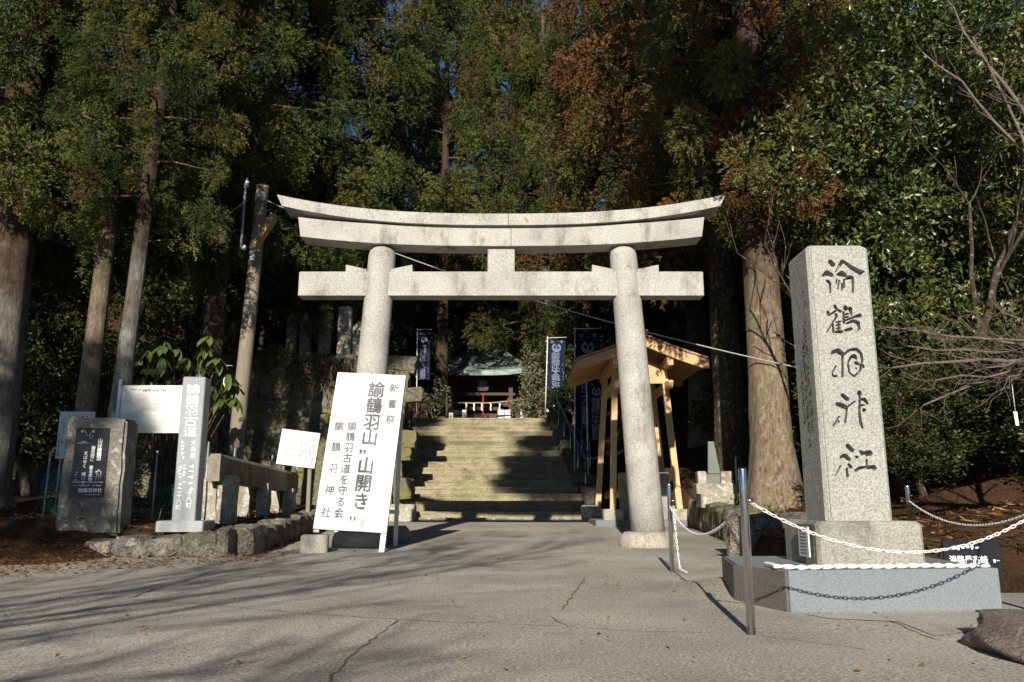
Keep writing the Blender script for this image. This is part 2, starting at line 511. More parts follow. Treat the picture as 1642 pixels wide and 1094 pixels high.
def lettering(chars, parent, mat, bold=0.012, name='character', mirror=False, join=False):
    """chars: (body, size, x, z, y[, sx]) on the parent's local plane facing -Y; heavier strokes are layered coats a hair apart"""
    R = Matrix.Rotation(PI / 2, 4, 'X')
    mb = MB()
    for q in chars:
        body, size, x, z, y = q[:5]
        sx = q[5] if len(q) > 5 else 1.0
        me = text_mesh(body, size)
        n = 0 if bold < 0.003 else (4 if bold < 0.012 else 8)
        coats = [(0, 0)] + [(math.cos(2 * PI * k / n) * bold * size, math.sin(2 * PI * k / n) * bold * size) for k in range(n)]
        if not join: mb = MB()
        for k, (dx, dz) in enumerate(coats):
            T = Matrix.Translation((x + dx, y - 0.00035 * (k + 1), z + dz)) @ Matrix.Diagonal((-sx if mirror else sx, 1, 1, 1)) @ R @ Matrix.Translation((0, -0.38 * size, 0))
            mb.add([T @ v.co for v in me.vertices], [tuple(p.vertices)[::-1] if mirror else tuple(p.vertices) for p in me.polygons])
        if not join: mb.build(name, mat, parent, recalc=False)
    if join: tag(mb.build(name, mat, parent, recalc=False), kind='stuff')


def marks(rows, parent, mat, y, seed=1, vertical=False, name='printed_lines', thick=0.4):
    """tiny print that cannot be read: rows (x0, z0, length, height) of broken little strokes"""
    rnd = random.Random(seed)
    mb = MB()
    for (x0, z0, L, h) in rows:
        t = 0.0
        while t < L:
            w = h * rnd.uniform(0.6, 1.0)
            if rnd.random() < 0.9:
                for k in range(2):
                    ww, hh = w * rnd.uniform(0.4, 0.95), h * thick * rnd.uniform(0.3, 0.75)
                    o = rnd.uniform(-0.3, 0.3) * h
                    cx, cz = (x0 + t + w / 2, z0 + o) if not vertical else (x0 + o, z0 - t - w / 2)
                    if vertical and k: ww, hh = hh, ww
                    mb.add([(cx - ww / 2, y, cz - hh / 2), (cx + ww / 2, y, cz - hh / 2), (cx + ww / 2, y, cz + hh / 2), (cx - ww / 2, y, cz + hh / 2)], [(0, 1, 2, 3)])
            t += w * 1.12
    return tag(mb.build(name, mat, parent, recalc=False), kind='stuff')


# rough stones, a few shared shapes
def rock_mesh(seed, sub=3, amp=0.16, square=0.55, mat=None, name='stone'):
    bm = bmesh.new()
    bmesh.ops.create_cube(bm, size=1.0)
    bmesh.ops.subdivide_edges(bm, edges=bm.edges, cuts=sub, use_grid_fill=True)
    off = Vector((seed * 7.13, seed * 3.7, seed * 1.9))
    for v in bm.verts:
        p = v.co.copy()
        sph = p.normalized() * 0.62
        q = p.lerp(sph, 1 - square)
        n = mnoise.noise_vector(q * 2.1 + off) * amp + mnoise.noise_vector(q * 5.3 + off) * amp * 0.4
        v.co = q + n
    bmesh.ops.recalc_face_normals(bm, faces=bm.faces)
    me = bpy.data.meshes.new(name)
    bm.to_mesh(me)
    bm.free()
    if mat: me.materials.append(mat)
    return me


def stone_obj(me, parent, loc, size, rot=(0, 0, 0), name='stone'):
    o = bpy.data.objects.new(name, me)
    o.location = loc
    o.scale = size
    o.rotation_euler = rot
    return link(o, parent)
# ================================================================ the setting
def g(y):
    return 0.0 if y < 8 else 0.22 * ((min(y, 21) - 8) / 13) ** 1.5


def lerp_tab(tab, y):
    if y <= tab[0][0]: return tab[0][1]
    for (a, va), (b, vb) in zip(tab, tab[1:]):
        if y <= b: return va + (vb - va) * (y - a) / (b - a)
    return tab[-1][1]


def sstep(a, b, x):
    t = min(1, max(0, (x - a) / (b - a)))
    return t * t * (3 - 2 * t)


LW = [(10.6, -3.62), (13.6, -3.93), (16.5, -4.12), (19.5, -3.75), (21.8, -3.35)]      # left wall line (y, x)
RW = [(5.9, 4.4), (6.75, 4.1), (7.0, 3.4), (7.4, 2.55), (9.6, 2.75), (10.2, 3.5), (13.6, 3.85), (18.9, 4.3), (30, 3.4)]
STEP_Z = [0.45, 0.72] + [0.72 + 0.1974 * k for k in range(1, 16)]
STEP_Y = [21.5, 22.1] + [22.1 + 0.46 * k for k in range(1, 16)]


def terrain(x, y):
    b = g(y) - 0.07
    n = mnoise.noise(Vector((x * 0.35, y * 0.35, 0.3))) * 0.22 + mnoise.noise(Vector((x * 1.3, y * 1.3, 4.0))) * 0.05
    z = b
    if y > 10.75:
        lx = lerp_tab(LW, y)
        if y > 22: lx = -3.9 - 0.07 * (y - 22)
        if x < lx:
            z = 0.30 + 0.03 * (y - 10.7) + 0.03 * (lx - x) + n * min(1, (lx - x) * 0.5)
            if y > 22.85: z = 4.40 + 0.10 * (y - 22) + 0.02 * (-3.4 - x) + n
    if x < -5.0 and 9.2 < y < 11.6:
        z = max(z if y > 10.75 else -9, b + 0.06 + (0.30 - b) * sstep(9.2, 11.4, y) * sstep(-5.0, -5.7, x)) + 0.25 * n * sstep(-5.0, -5.7, x)
    if y > 5.9 and x > lerp_tab(RW, y) and y <= 30:
        rx = lerp_tab(RW, y)
        z = 0.34 + 0.22 * min(6, x - rx) + 0.028 * max(0, y - 9) + n * min(1, (x - rx) * 0.6)
        if y < 9.8: z = min(z, 0.28 + 0.12 * (x - rx) + n * 0.4)
        if y > 20: z += 0.3 * (y - 20)
    if y > 21.7 and -4.6 <= x <= 2.6 and y <= 30:
        z = 0.2 + max(0, y - 22.1) * 0.415 - 0.15 if y < 29.2 else 3.55
        z = min(z, 3.55)
    if 21 < y <= 30 and 2.1 < x <= lerp_tab(RW, y):
        z = 0.3 + (y - 21) * 0.34 + 0.1 * (x - 2.1)
    if y > 30:
        t = 3.56 + n * 0.2
        side = max(0, -9 - x) * 0.3 + max(0, x - 7) * 0.35
        z = t + side + max(0, y - 45) * 0.33 + n
        if x < -3.4 and y < 34: z = max(z, 4.9)
    if x < -13 and y > 10: z += 0.22 * (-13 - x)
    if x > 9 and 8 < y <= 30: z += 0.25 * (x - 9)
    return z


def axis(*segs):
    out = []
    for a, b, s in segs: out += list(np.arange(a, b, s))
    return out + [segs[-1][1]]


def grid_obj(name, xs, ys, fz, mat, smooth=True):
    vs = [(x, y, fz(x, y)) for y in ys for x in xs]
    nx = len(xs)
    fs = [(j * nx + i, j * nx + i + 1, (j + 1) * nx + i + 1, (j + 1) * nx + i) for j in range(len(ys) - 1) for i in range(nx - 1)]
    mb = MB()
    mb.add(vs, fs, smooth)
    return mb.build(name, mat, recalc=False)


gnd = grid_obj('ground', axis((-400, -60, 40), (-60, -16, 4), (-16, -8, 0.8), (-8, 8, 0.28), (8, 16, 0.8), (16, 60, 4), (60, 400, 40)),
               axis((-300, -40, 40), (-40, 4, 4), (4, 24, 0.28), (24, 32, 0.4), (32, 60, 1.4), (60, 100, 5), (100, 500, 50)), terrain, M['soil'])
tag(gnd, kind='structure')


def plaza_z(x, y):
    n = 0.012 * mnoise.noise(Vector((x * 0.5, y * 0.5, 1))) + 0.004 * mnoise.noise(Vector((x * 2.1, y * 2.1, 5)))
    d = math.hypot((x - 1.9) / 0.7, (y - 6.9) / 0.8)
    return g(y) + n + 0.10 * max(0, 1 - d * d) ** 2


plaza = grid_obj('plaza', axis((-16, -6, 1), (-6, 6, 0.3), (6, 16, 1)), axis((-16, 3, 1), (3, 21.6, 0.3)), plaza_z, M['asphalt'])
tag(plaza, kind='structure')


def ribbon(name, pts, w, parent, mat, lift=0.004, seed=0, jit=0.02):
    rnd = random.Random(seed)
    P2 = []
    for (a, b) in zip(pts, pts[1:]):
        L = math.dist(a, b)
        k = max(2, int(L / 0.07))
        for i in range(k):
            t = i / k
            P2.append((a[0] + (b[0] - a[0]) * t + rnd.uniform(-jit, jit), a[1] + (b[1] - a[1]) * t + rnd.uniform(-jit, jit)))
    P2.append(pts[-1])
    vs, fs = [], []
    for i, p in enumerate(P2):
        q, r = P2[max(0, i - 1)], P2[min(len(P2) - 1, i + 1)]
        d = Vector((r[0] - q[0], r[1] - q[1]))
        d = d.normalized() if d.length > 0 else Vector((1, 0))
        ww = w * rnd.uniform(0.35, 1.3) / 2 * (0.2 if i in (0, len(P2) - 1) else 1)
        for s in (-1, 1):
            x, y = p[0] - d.y * s * ww, p[1] + d.x * s * ww
            vs.append((x, y, plaza_z(x, y) + lift))
    for i in range(len(P2) - 1): fs.append((2 * i, 2 * i + 1, 2 * i + 3, 2 * i + 2))
    mb = MB()
    mb.add(vs, fs)
    return mb.build(name, mat, parent, recalc=False)


def gp(px, py):
    """photo pixel -> point on the plaza"""
    lo = 2.0
    while lo < 40:
        p = at(px, py, lo)
        if p.z < g(lo): break
        lo += 0.02
    return (p.x, p.y)


cracks = [
    ([(205, 962), (270, 968), (340, 972), (420, 978), (500, 985), (590, 992), (640, 995), (720, 1000), (830, 1004), (905, 1006)], 0.018),
    ([(640, 995), (600, 1024), (560, 1056), (528, 1090), (515, 1120)], 0.020),
    ([(205, 962), (250, 945), (300, 930), (350, 912)], 0.03),
    ([(880, 988), (908, 1006), (960, 1011), (1040, 1014), (1120, 1016), (1205, 1018), (1300, 1030), (1400, 1045)], 0.014),
    ([(1400, 980), (1440, 1000), (1478, 1018), (1520, 1030)], 0.02),
    ([(900, 980), (925, 945), (940, 925)], 0.02),
    ([(60, 1000), (130, 982), (205, 962)], 0.014),
    ([(770, 858), (860, 862), (985, 868)], 0.03),
]
for i, (pp, w) in enumerate(cracks):
    ribbon('crack', [gp(*p) for p in pp], w * 0.5, plaza, M['moss_crack'], seed=i, jit=0.012)
# pale concrete apron before the monument
ap = [gp(*p) for p in ((1290, 985), (1432, 984), (1640, 978), (1700, 985), (1660, 1010), (1560, 1012), (1500, 1020), (1440, 996), (1330, 992))]
mb = MB()
mb.add([(x, y, plaza_z(x, y) + 0.004) for x, y in ap], [tuple(range(len(ap)))])
tag(mb.build('concrete_apron', M['concrete'], recalc=False), kind='structure').data.polygons[0].use_smooth = False

# ---------------------------------------------------------------- stairs
ROCKS = [rock_mesh(i, 3, 0.13, 0.72, M['rock']) for i in range(6)]
MOSSY = [rock_mesh(i + 10, 3, 0.12, 0.78, M['mossrock']) for i in range(6)]
rnd = random.Random(5)
stairs = bpy.data.objects.new('stairs', None)
link(stairs)
tag(stairs, 'wide mossy stone staircase climbing to the shrine', 'stairs', kind='structure')
del stairs['category']


def step_block(seed, w, d, h):
    """tread slab with a worn nosing over a riser set back a little; origin at the block's centre"""
    nx_ = max(3, int(w / 0.22))
    rs = random.Random(seed)
    prof = [(-d / 2 + 0.018, -h / 2), (-d / 2 + 0.018, h / 2 - 0.075), (-d / 2 + 0.004, h / 2 - 0.07), (-d / 2, h / 2 - 0.02), (-d / 2 + 0.02, h / 2), (d / 2, h / 2), (d / 2, -h / 2)]
    vs, fs = [], []
    m = len(prof)
    for i in range(nx_ + 1):
        x = -w / 2 + w * i / nx_
        wear = rs.uniform(-0.006, 0.006)
        chip = 0.022 if rs.random() < 0.10 else 0
        for k, (y, z) in enumerate(prof):
            e = Vector((0, 0, 0))
            if k in (2, 3, 4): e = Vector((0, wear + chip, -abs(wear) * 0.8 - chip * 0.5))
            if k == 1: e = Vector((0, rs.uniform(-0.004, 0.004), 0))
            vs.append((x, y + e.y, z + e.z))
    for i in range(nx_):
        for k in range(m): fs.append((i * m + k, i * m + (k + 1) % m, (i + 1) * m + (k + 1) % m, (i + 1) * m + k))
    fs += [tuple(range(m)), tuple(nx_ * m + k for k in range(m - 1, -1, -1))]
    o = MB().add(vs, fs).build('step_stone', M['step'])
    me = o.data
    bpy.data.objects.remove(o)
    return me


for i, (zt, y0) in enumerate(zip(STEP_Z, STEP_Y)):
    f = i / 16
    xl, xr = -3.02 - 0.68 * f, 2.02 - 0.67 * f
    if i == 0: xl, xr = -3.3, 2.05
    cuts = sorted([xl + (xr - xl) * ((k + rnd.uniform(-0.2, 0.2)) / 3) for k in range(1, 3)])
    xs = [xl] + cuts + [xr]
    h = (zt - (STEP_Z[i - 1] if i else 0.2)) + 0.12
    d = (STEP_Y[i + 1] - y0 if i < 16 else 1.2) + 0.15
    for a, b in zip(xs, xs[1:]):
        o = bpy.data.objects.new('step_stone', step_block(rnd.randint(0, 99), b - a - 0.003, d, h))
        o.location = ((a + b) / 2, y0 + d / 2 + rnd.uniform(-0.004, 0.004), zt - h / 2 + rnd.uniform(-0.003, 0.003))
        link(o, stairs)
# kerb strip in front, low pale edge
mb = MB()
for a, b in ((-3.4, -1.2), (-1.17, 0.4), (0.43, 1.98)):
    mb.box(((a + b) / 2, 21.25, 0.2), (b - a, 0.16, 0.17), chamfer=0.01)
tag(mb.build('kerb', M['lichen_stone']), kind='structure')
# side blocks of the stairs
for s in range(9):
    for side, sx in ((-1, -3.32), (1, 2.32)):
        f = s / 8
        x = sx - 0.68 * f
        y = 22.2 + f * 6.6
        zc = 0.42 + f * 3.1
        if side > 0 and s < 1: continue
        stone_obj(MOSSY[(s + side) % 6], stairs, (x - 0.06 * side, y, zc), (0.62, 1.0, 0.72), (0.1, 0, rnd.uniform(-0.1, 0.1)), 'side_stone')
# end blocks at the foot of the stairs
mb = MB().box((1.95, 20.7, 0.38), (0.34, 0.55, 0.46), chamfer=0.03)
tag(mb.build('kerb_block', M['lichen_stone']), 'short pale stone block at the right end of the lowest step', 'stone block')
mb = MB().box((-2.98, 20.9, 0.42), (1.0, 0.6, 0.42), chamfer=0.04)
tag(mb.build('kerb_block', M['lichen_stone']), 'long low stone block beside the lowest step, behind the white board', 'stone block')
mb = MB().box((-3.35, 21.35, 0.62), (0.5, 0.5, 0.75), taper=0.75, chamfer=0.08)
tag(mb.build('guard_stone', M['dark_grey_stone']), 'dark rounded stone behind the white board at the left end of the stairs', 'stone')

# ---------------------------------------------------------------- stone walls
lwall = thing('retaining_wall', 'low rough stone wall edging the paving under the inscribed pillar', 'stone wall', (-3.62, 10.62, 0))
def wall_run(parent, pts, hz, n, meshes, depth=0.4, tilt=0.0, seed=3):
    """pts: polyline (x,y); hz: (z0,z1) at start and end -> rows of stones"""
    rd = random.Random(seed)
    L = [0]
    for a, b in zip(pts, pts[1:]): L.append(L[-1] + math.dist(a, b))
    t = 0.0
    tot = L[-1]
    base = parent.location
    while t < tot - 0.05:
        w = min(tot / n * rd.uniform(0.75, 1.3), tot - t)
        m = t + w / 2
        k = max(i for i in range(len(pts) - 1) if L[i] <= m)
        a, b = pts[k], pts[k + 1]
        f = (m - L[k]) / (L[k + 1] - L[k])
        x, y = a[0] + (b[0] - a[0]) * f, a[1] + (b[1] - a[1]) * f
        ang = math.atan2(b[1] - a[1], b[0] - a[0])
        z0 = g(y) - 0.06
        z1 = hz[0] + (hz[1] - hz[0]) * m / tot + rd.uniform(-0.04, 0.03)
        stone_obj(rd.choice(meshes), parent, (x - base[0], y - base[1], (z0 + z1) / 2 - base[2]), (w * 1.06, depth, (z1 - z0) * 1.06), (rd.uniform(-.06, .06), rd.uniform(-.05, .05), ang + rd.uniform(-.07, .07)))
        t += w

wall_run(lwall, [(-5.5, 10.72), (-4.6, 10.68), (-3.6, 10.66)], (0.24, 0.34), 4, ROCKS, 0.5, seed=4)
wall_run(lwall, [(-3.58, 10.75), (-3.86, 13.6), (-4.05, 16.5), (-3.7, 19.5), (-3.3, 21.4)], (0.34, 0.62), 16, ROCKS, 0.42, seed=8)
rwall = thing('retaining_wall', 'low mossy boulder wall below the big cedar beside the torii', 'stone wall', (3.5, 10.3, 0))
wall_run(rwall, [(3.42, 10.0), (3.62, 11.6), (3.8, 13.6), (4.0, 16.0), (4.22, 18.4)], (0.40, 0.72), 13, MOSSY, 0.5, seed=21)
stone_obj(ROCKS[2], rwall, (2.72 - 3.5, 9.55, 0.2 - 0.0) if False else (3.10 - 3.5, 9.85 - 10.3, 0.16), (0.95, 0.5, 0.74), (0, 0, 0.2))
# tall retaining wall left of the stairs
twall = thing('retaining_wall', 'tall shaded rubble wall left of the stairs with plants along its top', 'stone wall', (-6.5, 22.2, 0.4))
rd = random.Random(12)
z = 0.35
row = 0
while z < 4.45:
    h = rd.uniform(0.36, 0.52)
    x = -15.5 + rd.uniform(0, 0.4)
    while x < -3.15:
        w = rd.uniform(0.4, 0.85)
        bat = (z - 0.4) * 0.10
        stone_obj(rd.choice(MOSSY), twall, (x + w / 2 + 6.5, 21.75 + bat - 22.2, z + h / 2 - 0.4), (w * 1.1, 0.55, h * 1.12), (rd.uniform(-.1, .1), rd.uniform(-.12, .12), rd.uniform(-.1, .1)))
        x += w
    z += h
    row += 1
# the wall returns along the stairs
z = 0.6
for k in range(9):
    for q in range(7):
        y = 22.3 + k * 0.95
        zz = 0.5 + q * 0.5
        if zz < (y - 22) * 0.42 - 0.2 or zz > 4.4: continue
        stone_obj(rd.choice(MOSSY), twall, (-3.62 - 0.085 * (y - 22.2) + 6.5, y - 22.2, zz - 0.2), (0.5, 1.02, 0.55), (rd.uniform(-.1, .1), 0, rd.uniform(-.1, .1)))

# ================================================================ torii
T = thing('torii', 'tall grey granite torii gate spanning the path to the stairs', 'torii', (-0.175, 12.5, 0.03))
T.scale = (0.993, 1, 0.975)
ox = -0.175
def torii_part(mb, name, m=None): return mb.build(name, m or M['torii'], T)
for s, bx_, tx_, in ((-1, -2.2, -1.955), (1, 2.27, 2.0)):
    mb = MB()
    prof = [(0.262, 0.18), (0.258, 0.9), (0.247, 2.2), (0.236, 3.4), (0.226, 4.4), (0.222, 4.72), (0.205, 4.80), (0.16, 4.85), (0.02, 4.87)]
    vs_lean = (tx_ - bx_, 0)
    mb.lathe(prof, 40, (bx_, 0, 0), lean=vs_lean)
    torii_part(mb, 'column')
    mb = MB().lathe([(0.44, -0.1), (0.455, 0.08), (0.43, 0.17), (0.37, 0.225), (0.30, 0.235)], 32, (bx_, 0, 0), wob=0.05, seed=s)
    torii_part(mb, 'base_stone', M['torii_base'])


def curved_beam(mb, half, z_low, z_top, depth, rise, cant, ztop_back=None, nseg=28):
    """beam along X with upward sweep; cant = outward lean of the end faces"""
    n = nseg
    vs = []
    for i in range(n + 1):
        t = -1 + 2 * i / n
        lift = rise * abs(t) ** 2.6
        for (yy, zz) in ((-depth / 2, z_low), (depth / 2, z_low), (depth / 2, z_top), (0, z_top + 0.03), (-depth / 2, z_top)):
            e = half + cant * (zz - z_low) / (z_top - z_low)
            vs.append((t * e, yy, zz + lift))
    fs = [tuple(range(4, -1, -1)), tuple(n * 5 + k for k in range(5))]
    for i in range(n):
        for k in range(5):
            fs.append((i * 5 + k, i * 5 + (k + 1) % 5, (i + 1) * 5 + (k + 1) % 5, (i + 1) * 5 + k))
    mb.add(vs, fs)


# main lintel in two stones meeting over the strut, the upper course wider and proud of the lower
mb = MB(); curved_beam(mb, 3.27, 4.84, 5.175, 0.42, 0.165, 0.05); torii_part(mb, 'lower_lintel')
mb = MB(); curved_beam(mb, 3.58, 5.178, 5.375, 0.56, 0.335, 0.09); torii_part(mb, 'top_lintel')
mb = MB().box((0.0, 0, 4.215), (6.55, 0.30, 0.41), chamfer=0.012); torii_part(mb, 'tie_beam')
mb = MB().box((0, -0.01, 4.64), (0.44, 0.26, 0.44), chamfer=0.01); torii_part(mb, 'centre_strut')
for cx_ in (-1.985, 2.02):
    for s in (-1, 1):
        mb = MB().prism([(cx_ + s * 0.2, 4.424), (cx_ + s * 0.54, 4.424), (cx_ + s * 0.54, 4.54), (cx_ + s * 0.2, 4.465)], -0.13, 0.13)
        torii_part(mb, 'wedge')
# fine open joint at the middle of the lintels
mb = MB().box((0.12, -0.285, 5.27), (0.012, 0.012, 0.2)); torii_part(mb, 'mortar_joint', M['dark_grey_stone'])
mb = MB().box((0.16, -0.212, 5.0), (0.012, 0.012, 0.31)); torii_part(mb, 'mortar_joint', M['dark_grey_stone'])

# ================================================================ white notice board
sg = thing('notice_board', 'white leaning A-frame board with large grey brush lettering', 'notice board', (-2.27, 11.32, 0.03), -0.04)
sg.rotation_euler = (0, 0.055, -0.04)
lean = 0.21
Rb = Matrix.Rotation(-lean, 3, 'X')
bh, bw = 2.60, 1.03
mb = MB().box((0, 0, 0), (bw, 0.03, bh - 0.27))
board = mb.build('panel', M['white'], sg)
board.location = (0, 0.02 + math.sin(lean) * 0.0, 0)
board.rotation_euler = (-lean, 0, 0)
board.location = Rb @ Vector((0, -0.02, 0.28 + (bh - 0.27) / 2))
for s in (-1, 1):
    z0 = 0.02 if s > 0 else 0.24
    mb = MB().beam(Rb @ Vector((s * (bw / 2 - 0.04), 0.02, z0)), Rb @ Vector((s * (bw / 2 - 0.04), 0.02, bh - 0.02)), 0.075, 0.05, (0, 1, 0))
    mb.build('leg', M['white_paint'], sg)
    top = Rb @ Vector((s * (bw / 2 - 0.06), 0.06, bh - 0.1))
    mb = MB().beam((s * (bw / 2 - 0.06), 1.15, 0.02), top, 0.06, 0.04, (0, 1, 0))
    mb.build('rear_leg', M['white_paint'], sg)
mb = MB().beam((-bw / 2, 0.9, 0.55), (bw / 2, 0.9, 0.55), 0.04, 0.06)
mb.build('stretcher', M['white_paint'], sg)
H2 = (bh - 0.27) / 2
YF = -0.0185
FZ = lambda f: (bh - 0.27) * (0.5 - f)
big = [(c, 0.262, 0.105, FZ(f), YF, 0.95) for c, f in zip('諭鶴羽山山開き', (0.104, 0.21, 0.32, 0.42, 0.60, 0.71, 0.82))]
big += [('”', 0.25, 0.03, FZ(0.50) - 0.085, YF), ('”', 0.25, 0.02, FZ(0.912) - 0.085, YF)]
lettering(big, board, M['ink'], 0.024)
lettering([(c, 0.15, 0.37, FZ(0.09 + 0.105 * i), YF, 0.95) for i, c in enumerate('新嘗祭')], board, M['ink'], 0.017)
lettering([(c, 0.148, -0.18, FZ(0.355 + 0.068 * i), YF, 0.95) for i, c in enumerate('諭鶴羽古道を守る会')], board, M['ink'], 0.016)
lettering([(c, 0.148, -0.365, FZ(0.358 + 0.135 * i), YF, 0.95) for i, c in enumerate('諭鶴羽神社')], board, M['ink'], 0.016)
blk = MB().box((0, 0, 0.12), (0.36, 0.30, 0.24), chamfer=0.02).build('concrete_block', M['concrete'])
blk.location = (-2.72, 11.32, 0.02)
blk.rotation_euler = (0, 0, 0.15)
tag(blk, 'rough concrete block under the left foot of the white notice board', 'concrete block')
mb = MB()
for k in range(2):
    mb.prism([(-0.42, 0), (0.42, 0), (0.42, 0.24), (0.36, 0.3), (-0.3, 0.3), (-0.4, 0.16)], k * 0.32, k * 0.32 + 0.3, 'Y')
o = mb.build('drain_stone', M['dark_grey_stone'])
o.location = (-2.1, 12.75, 0.02)
tag(o, 'dark low stones in shade beneath the white notice board', 'stone')

# ================================================================ shrine name monument
Mo = thing('name_monument', 'tall grey granite pillar monument carved with the shrine name in five large characters', 'stone monument', (2.55, 6.2, 0.0))
cx, cy = 2.55, 6.2
def rel(x, y, z): return (x - cx, y - cy, z)
# plinth, a skewed slab
pl = [(1.84, 5.50), (3.36, 5.71), (3.45, 7.1), (1.78, 6.9), (1.66, 6.1)]
mb = MB().prism([(x - cx, y - cy) for x, y in pl], -0.05, 0.262, 'Z')
mb.build('plinth', M['plinth'], Mo)
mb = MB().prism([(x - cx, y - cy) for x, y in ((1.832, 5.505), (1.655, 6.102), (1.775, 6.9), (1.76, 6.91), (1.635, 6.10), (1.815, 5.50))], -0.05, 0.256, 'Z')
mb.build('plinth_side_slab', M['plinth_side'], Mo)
mb = MB().box(rel(2.565, 6.21, 0.418), (0.77, 0.70, 0.312), chamfer=0.025)
mb.build('pedestal', M['pedestal'], Mo)
# shaft with carved characters
SX, SY, SZ0, SZ1 = 2.548, 5.975, 0.575, 2.69
W0, W1, D0 = 0.492, 0.482, 0.43
mb = MB()
ringp = lambda w, d, k: [(-w / 2 + k, 0), (w / 2 - k, 0), (w / 2, k), (w / 2, d - k), (w / 2 - k, d), (-w / 2 + k, d), (-w / 2, d - k), (-w / 2, k)]
vs = []
for (z, w, ins) in ((SZ0, W0, 0), (SZ1 - 0.03, W1, 0), (SZ1, W1, 0.03)):
    for (a, b) in ringp(w, D0, 0.022):
        vs.append((a * (1 - ins * 2 / w), ins + b * (1 - 2 * ins / D0), z))
fs = [tuple(range(7, -1, -1)), tuple(range(16, 24))]
for r in (0, 8):
    for i in range(8): fs.append((r + i, r + (i + 1) % 8, r + 8 + (i + 1) % 8, r + 8 + i))
mb.add([(x + SX - cx, y + SY - cy, z) for x, y, z in vs], fs)
shaft = mb.build('shaft', M['monument'], Mo)
